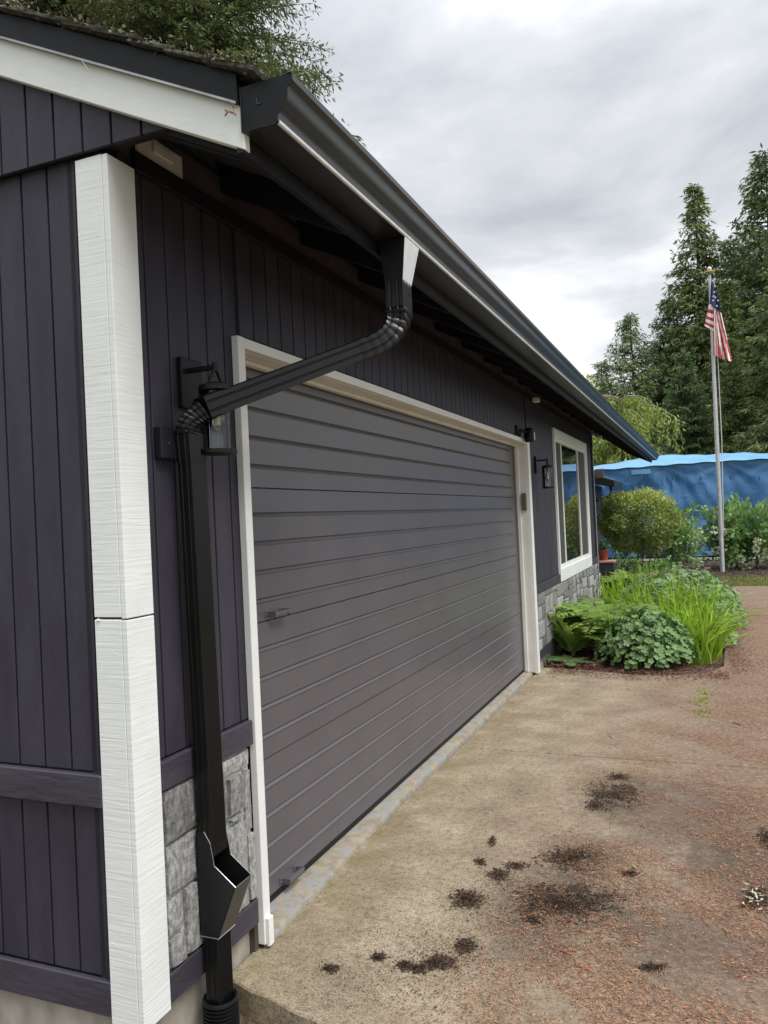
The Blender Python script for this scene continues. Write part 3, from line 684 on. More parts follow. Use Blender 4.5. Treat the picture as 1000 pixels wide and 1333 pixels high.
# leaf debris between rake board and end cap
mb = MB(); q = at((300, 145), y=-0.085)
for i in range(5): 
    a = Vector(q)+Vector((random.uniform(-.012,.02), random.uniform(-.01,.01), random.uniform(-.015,.012)))
    b = a+Vector((random.uniform(-.02,.02), random.uniform(-.02,.0), random.uniform(-.02,.02))); mb.tube([a, b], 0.0028, 5)
tag(mb.build('twig_bundle', mat('twig', (0.25,0.13,0.08), (0.4,0.25,0.18), 60, 0.8), None), 'reddish leaf scrap caught between the white rake board and gutter end cap', 'leaf scrap')
mb = MB(); q = at((107, 79), y=-0.078); mb.lathe([(0,-.004),(.004,0),(0,.004)], q, 10); mb.tube([q, (q[0]+0.022, q[1], q[2]-0.035)], 0.0012, 5)
mb.build('nail', M['whitepl'], H)

# --- downspout
DS = thing('downspout', 'black rectangular downspout dropping from the gutter, elbowing to the wall and down to a drain', 'downspout', (0.065, 0.28, 0))
def sweep(secs, ribs=True):
    """secs: list of (centre, wdir(Vector), tdir(Vector), halfW, halfT). W face carries the long ribs."""
    prof = []
    def rr(h): return 0.88*h
    # rectangle profile with vertical corrugations on the two W faces: coordinates (w, t) in -1..1
    ws = np.linspace(-0.84, 0.84, 11)
    up_ = [(w_, 1.0 if (i % 2 == 0 or not ribs) else 0.84) for i, w_ in enumerate(ws)]
    sd = [(1, 0.5), (0.93, 0.42), (0.93, 0.36), (1, 0.28), (1, -0.28), (0.93, -0.36), (0.93, -0.42), (1, -0.5)]
    prof = [(-1, 0.88)]+up_+[(1, 0.88)]+sd+[(1, -0.88)]+[(w_, -t_) for w_, t_ in up_[::-1]]+[(-1, -0.88)]+[(-a_, b_) for a_, b_ in sd[::-1]]
    pts = []
    for c, wd, td, hw, ht in secs:
        for a, b in prof: pts.append(Vector(c)+wd*(a*hw)+td*(b*ht))
    n = len(prof); m_ = len(secs)
    fs = [(i*n+k, i*n+(k+1) % n, (i+1)*n+(k+1) % n, (i+1)*n+k) for i in range(m_-1) for k in range(n)]
    fs += [tuple(range(n))[::-1], tuple(range((m_-1)*n, m_*n))]
    return MB().poly(pts, fs)
Zv = Vector((0,0,1))
def frame(d, wref):
    d = d.normalized(); wd = (wref-d*wref.dot(d)).normalized(); return wd, wd.cross(d).normalized()
def bez(a, b, c, n):
    return [a*(1-t)**2+b*2*t*(1-t)+c*t*t for t in np.linspace(0, 1, n)]
A = Vector((0.560, 0.905, 2.420)); B = Vector((0.560, 0.905, 2.345)); Cc = Vector((0.545, 0.895, 2.175))
# straight run from the upper elbow to the lower elbow
E1 = Vector(at((462, 458), x=0.43)); E2 = Vector(at((268, 531), x=0.105))
F1 = Vector((0.062, 0.262, 1.845)); F2 = Vector((0.062, 0.268, 1.76))
W0 = Vector((0,1,0)); run = (E2-E1).normalized(); W1 = Vector((-run.y, run.x, 0)).normalized()
if W1.y < 0: W1 = -W1
HW, HT = 0.041, 0.0285
def path_part(name, P, wf, hw, ht, crimp=False, ribs=True, m_='pipe', parent=DS):
    secs = []
    for i, p in enumerate(P):
        d = (P[min(i+1, len(P)-1)]-P[max(i-1, 0)]); wd, td = frame(d, wf(i/(len(P)-1)))
        s = 1.0
        if crimp: s = 1.0 if i % 3 else 0.93
        secs.append((p, wd, td, hw*s, ht*s))
    return sweep(secs, ribs).build(name, M[m_], parent, 0.0)
mixw = lambda a, b: (lambda t: (a*(1-t)+b*t).normalized())
# outlet funnel
fp = MB(); tp = [(0.5125,0.845),(0.617,0.845),(0.617,1.000),(0.5125,1.000)]; bt = [(0.527,0.862),(0.592,0.862),(0.592,0.948),(0.527,0.948)]
P = [(x_, y_, 2.5755) for x_, y_ in tp]+[(x_, y_, 2.405) for x_, y_ in bt]
fu = fp.poly(P, [(0,1,5,4),(2,3,7,6),(3,0,4,7),(4,5,6,7)]).build('outlet_funnel', M['flash'], DS, 0)
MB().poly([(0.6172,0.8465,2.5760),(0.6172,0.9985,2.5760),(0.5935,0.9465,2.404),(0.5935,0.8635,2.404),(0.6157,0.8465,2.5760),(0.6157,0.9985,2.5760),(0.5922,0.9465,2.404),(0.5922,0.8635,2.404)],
     [(0,1,2,3),(7,6,5,4),(0,4,5,1),(1,5,6,2),(2,6,7,3),(3,7,4,0)]).build('funnel_face', M['alu'], fu)  # lit side of the black funnel, its brightness painted in
S0 = Vector((0.560, 0.905, 2.425)); S1 = Vector((0.560, 0.905, 2.330))
path_part('elbow_sleeve', [S0, S0*.5+S1*.5, S1], lambda t: W0, 0.0455, 0.0385)
arc = bez(S1, Vector((0.560, 0.905, 2.215)), E1+run*0.0, 25)
path_part('upper_elbow', arc, mixw(W0, W1), 0.0475, 0.040, crimp=True)
path_part('diagonal_pipe', [E1-run*0.02, (E1+E2)/2, E2+run*0.01], lambda t: W1, HW+0.005, 0.037)
path_part('elbow_sleeve', [E2-run*0.055, E2-run*0.02, E2+run*0.012], lambda t: W1, HW+0.007, 0.0395)
arc = bez(E2+run*0.01, F1+Vector((0,0,0.052)), F1, 22)
path_part('lower_elbow', arc, mixw(W1, W0), HW+0.003, HT+0.005, crimp=True)
path_part('elbow_sleeve', [F1+Vector((0,0,.004)), F1*.5+F2*.5, F2], lambda t: W0, HW+0.0025, HT+0.003)
V1 = Vector((0.062, 0.290, 0.50)); V0 = Vector((0.062, 0.292, -0.03))
path_part('vertical_pipe', [F2+Vector((0,0,.02)), V1], lambda t: W0, HW, HT)
path_part('lower_pipe', [Vector((0.062,0.291,0.32)), V0], lambda t: W0, HW-0.001, HT-0.001)
def screw(p, nx, parent=DS): 
    q = Vector(p); MB().tube([q, q+Vector(nx)*0.003], 0.0042, 8).build('screw', M['steel'] if False else M['dark'], parent)
screw((0.0925, 0.283, 1.80), (1,0,0)); screw((0.597, 0.925, 2.385), (1,0,0))
# cleanout box: scoop mouth projecting from the pipe
zt0, zm, zb0 = 0.575, 0.445, 0.245
yl, yr = 0.292-0.047, 0.292+0.047; xb_, xf = 0.030, 0.094
side = [(xb_, zt0), (xf-0.034, zt0+0.004), (xf-0.012, zt0-0.03), (xf, zm+0.03), (0.170, zm-0.028), (xf+0.004, zb0), (xb_, zb0)]
CB = MB().box(xb_, xb_+0.002, yl, yr, zb0, zt0).build('cleanout_box', M['plastic'], DS)
for yy_ in (yl, yr-0.002): MB().prism(side, 'y', yy_, yy_+0.002).build('side_plate', M['plastic'], CB)
def quad_th(a, b, c, d, nrm, t=0.002):
    nv = Vector(nrm).normalized()*t; P = [Vector(q) for q in (a,b,c,d)]; P += [q-nv for q in P]
    return MB().poly(P, [(0,1,2,3),(7,6,5,4),(0,4,5,1),(1,5,6,2),(2,6,7,3),(3,7,4,0)])
quad_th((0.170,yl,zm-0.028),(0.170,yr,zm-0.028),(xf+0.004,yr,zb0),(xf+0.004,yl,zb0),(1,0,-0.4)).build('front_plate', mat('scoop_plastic', (0.045,0.045,0.042), (0.06,0.06,0.055), 8, 0.4, 0.1, 60), CB)
rimp = [(xf-0.034, yl+.001, zt0+.004),(xf-.012,yl+.001,zt0-.03),(xf,yl+.001,zm+.03),(0.170,yl+.001,zm-.028),(0.170,yr-.001,zm-.028),(xf,yr-.001,zm+.03),(xf-.012,yr-.001,zt0-.03)]
MB().tube(rimp, 0.0016, 5).build('mouth_rim', M['steel'], CB)
MB().tube([(xb_,yl,zb0),(xf+.004,yl,zb0),(xf+.004,yr,zb0)], 0.002, 5).build('bottom_rim', M['steel'], CB)
bx('pipe_end', M['pipe'], CB, 0.034, 0.088, 0.255, 0.329, 0.50, 0.53)
# corrugated drain adapter
prof = [(0.050,0.0)]
for k in range(8): prof += [(0.058, -0.012*k-0.002), (0.058, -0.012*k-0.006), (0.050, -0.012*k-0.009), (0.050, -0.012*k-0.012)]
prof = [(0.046,-0.02),(0.047,0.004),(0.055,0.006)]+prof[1:]
MB().lathe(prof, (0.062, 0.292, 0.028), 28).build('drain_collar', M['plastic'], DS, 0, smooth=True)
# wall strap box beside the elbow
q0, q1 = at((210, 555), x=0.03), at((226, 598), x=0.03)
MB().box(0.001, 0.032, q0[1]-0.005, q1[1]+0.01, q1[2], q0[2]).build('junction_box', M['soffit'], None, 0.003, label='small dark painted junction box on the siding left of the downspout elbow', cat='junction box')
MB().lathe([(0,.0035),(.0035,0),(0,-.0035)], (0.034, (q0[1]+q1[1])/2+.004, (q0[2]+q1[2])/2), 8).build('screw', M['steel'], bpy.data.objects['junction_box'])

# --- lanterns
def lantern(y0, label):
    t = thing('wall_lantern', label, 'wall lamp', (0.0, y0, 2.03), 'black wall lanterns beside the garage door')
    bx('backplate', M['dark'], t, 0.001, 0.022, y0, y0+0.115, 1.945, 2.112, 0.003)
    cxl, cyl = 0.124, y0+0.040
    MB().box(0.022, cxl+0.006, cyl-0.008, cyl+0.008, 2.062, 2.078).build('arm', M['dark'], t, 0.002)
    MB().tube([(cxl, cyl, 2.085), (cxl, cyl, 2.055)], 0.010, 10).build('pivot', M['dark'], t)
    for s in (-1, 1): MB().tube([(cxl, cyl, 2.074), (cxl, cyl+s*0.040, 2.008)], 0.0055, 6).build('yoke', M['dark'], t)
    MB().lathe([(0,2.020),(0.030,2.018),(0.056,2.008),(0.057,1.992),(0.048,1.988),(0,1.988)], (cxl, cyl, 0), 26).build('cap', M['dark'], t, smooth=True)
    MB().lathe([(0.044,1.988),(0.044,1.800)], (cxl, cyl, 0), 26).build('glass_shade', M['glass'], t, smooth=True)
    MB().lathe([(0,1.800),(0.054,1.800),(0.060,1.797),(0.060,1.787),(0.054,1.784),(0,1.784)], (cxl, cyl, 0), 26).build('base_ring', M['dark'], t, smooth=True)
    for dx, dy in ((-0.047, -0.012),): MB().box(cxl+dx-0.006, cxl+dx+0.006, cyl+dy-0.012, cyl+dy+0.012, 1.795, 1.99).build('post', M['dark'], t)
    MB().lathe([(0.0,1.988),(0.014,1.985),(0.014,1.955),(0.0,1.955)], (cxl, cyl, 0), 14).build('socket', M['dark'], t)
    b = MB().lathe([(0.010,1.955),(0.014,1.945),(0.026,1.905),(0.027,1.885),(0.018,1.862),(0.0,1.855)], (cxl, cyl, 0), 18).build('bulb', M['glass'], t, smooth=True)
    MB().lathe([(0.0,1.932),(0.008,1.930),(0.010,1.88),(0,1.878)], (cxl, cyl, 0), 10).build('filament', M['bulb'], b)
    return t
yl1 = at((236, 468), x=0.022)[1]
lantern(yl1, 'black wall lantern with clear glass and amber bulb, half hidden behind the downspout elbow')
lantern(at((698, 598), x=0.022)[1], 'black wall lantern between the garage door and the white window')
# security camera
q = at((689, 567), x=0.085)
t = thing('security_camera', 'small black security light with a pale lens above the far lantern', 'security camera', (0, q[1], q[2]))
MB().box(0.001, 0.02, q[1]-0.19, q[1]-0.05, q[2]+0.0, q[2]+0.09).build('mount', M['dark'], t, 0.004)
MB().tube([(0.015, q[1]-0.1, q[2]+0.05), (0.075, q[1]-0.02, q[2]+0.03)], 0.016, 10).build('arm', M['dark'], t)
MB().lathe([(0,.075),(.035,.07),(.048,.05),(.048,-.045),(.036,-.06),(0,-.062)], tuple(q), 20).build('housing', M['dark'], t, smooth=True)
MB().lathe([(.0,-.0),(.03,-.004),(.03,-.075),(.0,-.082)], (q[0]+0.022, q[1]+0.012, q[2]+0.03), 16).build('lens', M['whitepl'], t, smooth=True)
# eave fixtures
c = [at(p, x=0.004) for p in ((180, 197), (236, 213), (222, 236), (181, 208))]
P = [(0.0015, *q[1:]) for q in c]; P2 = [(0.014, *q[1:]) for q in c]
MB().box(0.0015, 0.012, 0.125, 0.36, 2.716, 2.800).build('eave_vent', M['whitepl'], None, 0.006, label='white rectangular vent plate under the eave beside the corner board', cat='vent')
MB().box(0.012, 0.020, 0.20, 0.30, 2.748, 2.782).build('louvre', M['whitepl'], bpy.data.objects['eave_vent'], 0.003)
for (p, lab) in (((698, 521), 'tiny pale clip under the eave above the far end of the garage door'), ((781, 569), 'tiny pale clip under the eave past the house corner')):
    q = at(p, x=0.06); MB().box(q[0]-0.03, q[0]+0.03, q[1]-0.05, q[1]+0.05, q[2]-0.02, q[2]+0.025).build('eave_clip', M['keypad'] if False else M['jamb'], None, 0.006, label=lab, cat='clip', group='pale clips under the eave')
# far wing: eave end, small gutter with its own downspout
y_ = 17.5
FW = thing('rear_wing', 'low rear wing eave with a dark gutter elbow showing past the house corner', 'building wing', (-1.6, y_, 0))
MB().box(-3.4, -0.95, 17.45, 19.5, 0, 2.15).build('wall', M['siding'], FW)
MB().box(-0.86, -0.66, 17.44, 17.50, 2.30, 2.52).build('rafter_end', M['keypad'], FW, 0.004)
a, b, c, d = at((768, 616), y=17.45), at((800, 625), y=17.45), at((800, 634), y=17.45), at((768, 629), y=17.45)
P = [a, b, c, d]; P2 = [q+np.array([0,2.0,0]) for q in P]
MB().poly(P+P2, [(0,1,2,3),(7,6,5,4),(0,4,5,1),(1,5,6,2),(2,6,7,3),(3,7,4,0)]).build('gutter', M['gut'], FW, 0.01)
MB().tube([at(p, y=17.5) for p in ((794,628),(796,637),(794,645),(787,649),(772,652))], 0.035, 8).build('downspout_elbow', M['dark'], FW)

# ================================================================== TARP SHELTER
TS = thing('tarp_shelter', 'long shelter wrapped in wrinkled bright blue tarpaulin behind the garden', 'tarp shelter', (3, 23, 0))
def tarp_wall():
    nx, nz = 200, 60; X = np.linspace(-4.2, 12, nx); Zt = np.linspace(0, 1, nz); pts = []
    for j, v in enumerate(Zt):
        for i, x_ in enumerate(X):
            top = 2.74+0.010*math.sin(x_*1.2)
            z_ = 0.10+v*(top-0.10)
            d = 0.030*math.sin(5.5*x_+2.6*z_+1.5*math.sin(1.7*x_))*(0.35+0.65*math.sin(0.8*x_+1)**2)+0.035*math.sin(2.3*x_-3.4*z_+2*math.sin(z_*1.9+x_))+0.014*math.sin(13*x_+9*z_*math.sin(x_*0.9))
            # tension folds radiating from the tie points
            for xt in (-1.6, 0.4, 2.1, 3.4, 5.2): 
                r_ = math.hypot(x_-xt, top-z_); 
                if r_ < 1.7: d += 0.03*math.sin(13*math.atan2(top-z_, x_-xt))*(1-r_/1.7)
            d += 0.10*(1-v)**2*math.sin(1.1*x_)
            pts.append((x_, 22.3-d*(0.3+0.7*min(1, (1-v)*6)), z_))
    mb = MB(); mb.poly(pts, [(j*nx+i, j*nx+i+1, (j+1)*nx+i+1, (j+1)*nx+i) for j in range(nz-1) for i in range(nx-1)])
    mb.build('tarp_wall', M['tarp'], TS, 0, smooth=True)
tarp_wall()
nx, ny = 140, 16; pts = []
for j in range(ny):
    v = j/(ny-1)
    for i in range(nx):
        x_ = -4.3+16.4*i/(nx-1)
        ridge = 3.02+0.16*max(0, 1-abs(x_-0.0)/1.6)+0.07*max(0, 1-abs(x_-2.6)/1.2)+0.05*math.sin(x_*1.3)
        hgt = 2.745+0.010*math.sin(x_*1.2)+(ridge-2.75)*math.sin(math.pi/2*min(1, v*2.0))
        if v > 0.5: hgt -= (v-.5)*0.6
        pts.append((x_, 22.22+4.2*v, hgt+0.012*math.sin(9*x_+5*v)))
mb = MB(); mb.poly(pts, [(j*nx+i, j*nx+i+1, (j+1)*nx+i+1, (j+1)*nx+i) for j in range(ny-1) for i in range(nx-1)])
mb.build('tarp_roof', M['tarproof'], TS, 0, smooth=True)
MB().box(-4.2, 12, 22.5, 26, 0, 2.5).build('inner_frame', M['dark'], TS)
for px_i in (737, 838, 875, 912, 950, 988):
    if px_i < 800: continue
    q = at((px_i, 620), y=22.2); MB().tube([q, (q[0]+0.01, q[1], q[2]-0.10)], 0.012, 6).build('toggle', M['dark'], TS)
q = at((895, 661), y=22.15); MB().tube([q, (q[0], q[1], q[2]-0.08)], 0.02, 6).build('toggle', M['dark'], TS)
q0 = at((822, 612), y=22.17); q1 = at((847, 615), y=22.17)
MB().box(q0[0], q1[0], 22.16, 22.2, q1[2]-0.03, q0[2]).build('seam_flap', M['tarproof'], TS)
bx('skid_board', M['porch'], TS, -4.2, 12, 21.95, 22.05, 0.0, 0.06)

# ================================================================== FLAGPOLE AND FLAG
FP = thing('flagpole', 'tall slim metal flagpole with a gold topped finial in the mulch bed', 'flagpole', (1.839, 17.478, 0))
pt_ = at((924, 358), y=17.478)
MB().tube([(1.839,17.478,-0.05), (1.86,17.478,3.2), tuple(pt_)], [0.050, 0.044, 0.030], 16).build('pole', M['pole'], FP, smooth=True)
MB().lathe([(0,.0),(.05,.02),(.115,.055),(.115,.075),(.05,.10),(0,.11)], tuple(pt_), 20).build('finial_disc', M['brass'], FP, smooth=True)
MB().lathe([(0,.10),(.045,.11),(.052,.14),(.035,.18),(0,.20)], tuple(pt_), 14).build('finial_ball', M['whitepl'], FP, smooth=True)
MB().tube([(1.90,17.40,0.9), (1.96,17.40,3), (1.97,17.42,pt_[2]-0.1)], 0.009, 5).build('halyard', M['whitepl'], FP)
FL = thing('flag', 'american flag hanging limp with stars and stripes from the pole top', 'flag', tuple(at((928, 368), y=17.40)))
def fpt(p, dy=0.0): return at(p, y=17.36+dy)
def grid_between(L_, R_, n, m_, wave=0.03, ph=0):
    """L_, R_: polylines (pixels); returns (n+1)x(m+1) points"""
    def samp(pl, t):
        k = min(int(t*(len(pl)-1)), len(pl)-2); f = t*(len(pl)-1)-k
        return np.array(pl[k])*(1-f)+np.array(pl[k+1])*f
    G = []
    for i in range(n+1):
        for j in range(m_+1):
            t, u = j/m_, i/n; p = samp(L_, t)*(1-u)+samp(R_, t)*u
            G.append(fpt(p, wave*math.sin(u*9+ph+t*1.5)*(0.3+t)-0.02))
    return G
def patch(name, L_, R_, n, m_, matf, wave=0.04, ph=0):
    G = grid_between(L_, R_, n, m_, wave, ph); mb = MB()
    mats = [M['red'], M['white'], M['blue']]
    mb.v = [tuple(g_) for g_ in G]
    for i in range(n):
        for j in range(m_): mb.f.append([i*(m_+1)+j, (i+1)*(m_+1)+j, (i+1)*(m_+1)+j+1, i*(m_+1)+j+1]); mb.mi.append(matf(i/n, j/m_))
    return mb.build(name, mats, FL, 0, smooth=True)
patch('canton', [(926,366),(925,381),(924,396)], [(928,366),(934,385),(939,407)], 10, 16, lambda u, v: 2, 0.04)
patch('left_fold', [(923,396),(920,412),(917,424)], [(929,397),(929,415),(929.5,431)], 6, 21, lambda u, v: (1 if int(v*6.99) % 2 == 0 else 0), 0.03, 1)
patch('inner_fold', [(929,400),(928.5,430),(929,463)], [(932.5,402),(934,430),(935.5,464)], 8, 16, lambda u, v: 0 if u < .25 or (u > .5 and u < .75) else 1, 0.02, 2)
patch('right_fold', [(931,405),(934,435),(936.5,466)], [(939,407),(946,437),(953.5,471)], 16, 24, lambda u, v: (0 if int((u*4.6+(1-v)*1.5)) % 2 == 0 else 1), 0.05, 3)
for p in ((930,380),(928.5,391),(933.5,398),(931,372.5),(929,385.5),(935,391),(931.5,387)):
    q = fpt(p, -0.09); mb = MB(); pts = []
    for k in range(10): r_ = 0.028 if k % 2 == 0 else 0.011; a_ = math.pi/2+k*math.pi/5; pts.append((q[0]+r_*math.cos(a_), q[1], q[2]+r_*math.sin(a_)))
    pts += [(a[0], a[1]+0.004, a[2]) for a in pts]
    mb.poly(pts, [tuple(range(10)), tuple(range(10, 20))[::-1]]+[(k, (k+1) % 10, 10+(k+1) % 10, 10+k) for k in range(10)]); mb.build('star', M['white'], FL)

# ================================================================== TREES
def conifer_mesh(key, Ht, Rad, zbase, nb, step, cl, cw, leaf, droop=0.35, power=0.8, seed=1, gap=0.0):
    r_ = np.random.default_rng(seed); Ps, Ds, Ls, Ti, wood = [], [], [], [], MB()
    wood.tube([(0,0,-0.2), (0.05,0,Ht*0.4), (0,0.04,Ht*0.99)], [Ht*0.017+0.03, Ht*0.011+0.02, 0.015], 8)
    for b in range(nb):
        f = (b+r_.random())/nb; z = zbase+(Ht*0.985-zbase)*f
        rel = (z-zbase)/(Ht-zbase)
        Lb = Rad*((1-rel)**power)*r_.uniform(0.62, 1.08)+0.12
        if r_.random() < gap: Lb *= 0.45
        az = r_.uniform(0, 2*math.pi); o = np.array([math.cos(az), math.sin(az), 0]); sd_ = np.array([-o[1], o[0], 0])
        rise = r_.uniform(-0.05, 0.15)+0.35*rel
        def bp(s): return np.array([0,0,z])+o*(Lb*s)+np.array([0,0,1])*(Lb*(rise*s-droop*s*s*0.8+0.12*s**4))
        wood.tube([bp(0), bp(0.5), bp(0.95)], [0.008+Lb*0.012, 0.006+Lb*0.006, 0.004], 4, cap=False)
        ns = max(3, int(Lb/step)); s = (np.arange(ns)+r_.random(ns))/ns; s = s[s > 0.12]
        for side in (-1, 1):
            for si in s:
                bl = (0.42*Lb*(1-si)+0.22)*r_.uniform(0.6, 1.1)
                d = o*0.62+sd_*side*0.75+np.array([0,0,-0.10-0.25*r_.random()]); d /= np.linalg.norm(d)
                kk = max(2, int(bl/(cl*0.55))); t = (np.arange(kk)+0.4)/kk
                base = bp(si)[None]+d[None]*(bl*t)[:, None]+np.array([0,0,-1.0])[None]*(0.22*bl*t*t)[:, None]
                base += r_.normal(size=base.shape)*cl*0.18
                for q in range(2):
                    dd = d[None]*0.8+r_.normal(size=base.shape)*0.35+np.array([0,0,-0.25])
                    Ps.append(base); Ds.append(dd); Ls.append(cl*r_.uniform(0.7, 1.3, kk))
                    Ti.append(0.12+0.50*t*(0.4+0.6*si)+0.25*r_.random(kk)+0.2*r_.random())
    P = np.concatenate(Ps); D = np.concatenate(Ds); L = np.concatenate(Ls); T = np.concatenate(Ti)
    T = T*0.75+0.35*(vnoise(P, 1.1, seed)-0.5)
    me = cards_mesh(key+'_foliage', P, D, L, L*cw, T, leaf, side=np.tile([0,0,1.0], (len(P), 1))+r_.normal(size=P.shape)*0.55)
    print(key, len(P)); return me, wood
def plant_tree(name, label, loc, me_crown, wood_me, rot=0, sc=1.0, group='tall conifers behind the tarp shelter', cat='tree'):
    t = thing(name, label, cat, loc, group); t.rotation_euler = (0, 0, rot); t.scale = (sc, sc, sc)
    c = bpy.data.objects.new('crown', me_crown); col.objects.link(c); c.parent = t
    w_ = bpy.data.objects.new('trunk', wood_me); col.objects.link(w_); w_.parent = t
    return t
def woodmesh(mb, name, m_='bark'):
    me = bpy.data.meshes.new(name); me.from_pydata(mb.v, [], mb.f); me.materials.append(M[m_]); me.polygons.foreach_set('use_smooth', [True]*len(me.polygons)); return me
mA, wA = conifer_mesh('fir_a', 19.5, 5.2, 0.6, 470, 0.22, 0.32, 0.13, M['fir'], seed=11, gap=0.14, power=0.98, droop=0.42); wA = woodmesh(wA, 'fir_a_wood')
mB, wB = conifer_mesh('fir_b', 19.0, 6.2, 0.4, 480, 0.23, 0.33, 0.13, M['firdark'], seed=23, power=0.80, gap=0.08); wB = woodmesh(wB, 'fir_b_wood')
mC, wC = conifer_mesh('fir_c', 12.5, 4.6, 0.6, 380, 0.22, 0.26, 0.11, M['firlight'], seed=5, power=0.8, droop=0.15, gap=0.2); wC = woodmesh(wC, 'fir_c_wood')
for nm, lab, loc, me, wm, rot, sc in (
    ('fir_tree', 'tall pointed fir whose spire rises just left of the flagpole', (1.75,45,0), mA, wA, 0.3, 1.0),
    ('fir_tree', 'tallest dense fir at the right edge, its top touching the clouds', (5.3,44,0), mB, wB, 1.7, 1.06),
    ('fir_tree', 'thick dark fir filling the gap between the two tallest firs', (3.5,48,0), mB, wB, 4.0, 0.90),
    ('fir_tree', 'broad bright green fir in front, right of the flag', (5.2,34,0), mA, wA, 2.2, 0.76),
    ('fir_tree', 'slender young fir with airy branches at the left end of the tree line', (-1.9,44,0), mC, wC, 0.5, 1.0),
    ('fir_tree', 'small pale young fir just above the gutter, left of the airy one', (-3.7,45,0), mC, wC, 2.5, 0.82),
    ('fir_tree', 'mid height dark fir between the airy young fir and the pointed one', (0.0,46,0), mB, wB, 3.1, 0.72),
    ('fir_tree', 'short dark fir low behind the tarp roof left of the flagpole', (0.9,37,0), mB, wB, 5.0, 0.46),
    ('fir_tree', 'small fir low behind the tarp roof right of the flagpole', (2.9,36,0), mA, wA, 5.6, 0.46),
    ('fir_tree', 'large fir beyond the right edge reaching into the frame', (8.5,40,0), mA, wA, 3.9, 1.05),
    ('fir_tree', 'green fir right behind the flag, reaching the height of the pole top', (3.0,41,0), mA, wA, 1.1, 0.66),
    ('fir_tree', 'dim fir farthest back showing between the trunks', (-1.0,54,0), mB, wB, 2.6, 0.60)):
    plant_tree(nm, lab, loc, me, wm, rot, sc)
mD, wD = conifer_mesh('spruce', 22.0, 5.9, 3.0, 680, 0.16, 0.15, 0.115, M['spruce'], seed=42, power=0.70, droop=0.50, gap=0.1); wD = woodmesh(wD, 'spruce_wood')
plant_tree('spruce_tree', 'large drooping spruce rising behind the garage roof at top left', (-9.7,14.5,0), mD, wD, 0.6, 1.0, 'big spruces behind the roof')
plant_tree('spruce_tree', 'second spruce behind the roof, mostly cut by the left frame edge', (-13.6,14.0,0), mD, wD, 2.4, 1.02, 'big spruces behind the roof')
# weeping tree: arching limbs with hanging strands
t = thing('weeping_tree', 'pale yellow green weeping tree drooping beside the gutter end', 'tree', (-1.6, 31, 0))
wd = MB(); wd.tube([(-1.6,31,0), (-1.7,31,2.5), (-1.5,31,4.6), (-1.0,31,5.5)], [0.16,0.12,0.08,0.04], 8)
Pt = []; 
for k in range(34):
    az = random.uniform(0, 2*math.pi); Lr = random.uniform(0.7, 2.1); z0 = random.uniform(3.0, 6.2) if k else 5.3
    if k == 0: az, Lr = 0.0, 2.3
    o = Vector((math.cos(az), math.sin(az), 0)); base = Vector((-1.55, 31, z0))
    arc = [base+o*(Lr*s)+Vector((0,0, Lr*(0.75*s-0.95*s*s))) for s in np.linspace(0, 1, 9)]
    wd.tube(arc, [0.03]*5+[0.02]*4, 5)
    for s in np.linspace(0.15, 1, 20):
        p = base+o*(Lr*s)+Vector((0,0, Lr*(0.75*s-0.95*s*s)))
        for q in range(2):
            hl = random.uniform(0.4, 1.5); p2 = p+Vector((random.gauss(0,.1), random.gauss(0,.1), 0))
            for h in np.arange(0, hl, 0.09): Pt.append((p2.x+random.gauss(0,.03), p2.y+random.gauss(0,.03), p2.z-h))
Pt = np.array(Pt); n = len(Pt)
put(cards_mesh('crown', Pt, np.tile([0,0,-1.], (n,1))+rng.normal(size=(n,3))*0.45, rng.uniform(.13,.24,n), rng.uniform(.02,.04,n), 0.5+0.5*(rng.random(n)-.5)+0.5*(vnoise(Pt,1.5)-.5), M['weep']), 'crown', t)
wd.build('trunk', M['palebark'], t)
# low light tree left of it, seen under the eave and over the gutter
t = thing('deciduous_tree', 'light green leafy tree left of the weeping tree, seen under the eave', 'tree', (-4.2, 33, 0))
Pc = rng.normal(size=(11000,3)); Pc /= np.linalg.norm(Pc, axis=1, keepdims=True); rad = 0.55+0.5*vnoise(Pc, 3.3, 2)
Pc = Pc*(rad*rng.uniform(0.6, 1, 11000)**0.5)[:, None]*np.array([2.3,2.2,3.6])+np.array([-3.9,33,4.2])
put(cards_mesh('crown', Pc, rng.normal(size=Pc.shape)+[0,0,-.2], rng.uniform(.14,.26,len(Pc)), rng.uniform(.05,.09,len(Pc)), 0.3+0.5*rng.random(len(Pc))+0.6*(vnoise(Pc,1.6)-.5), M['weep']), 'crown', t)
MB().tube([(-4.2,33,0),(-4.1,33,3),(-3.8,33,6)], [0.18,0.12,0.04], 8).build('trunk', M['bark'], t)

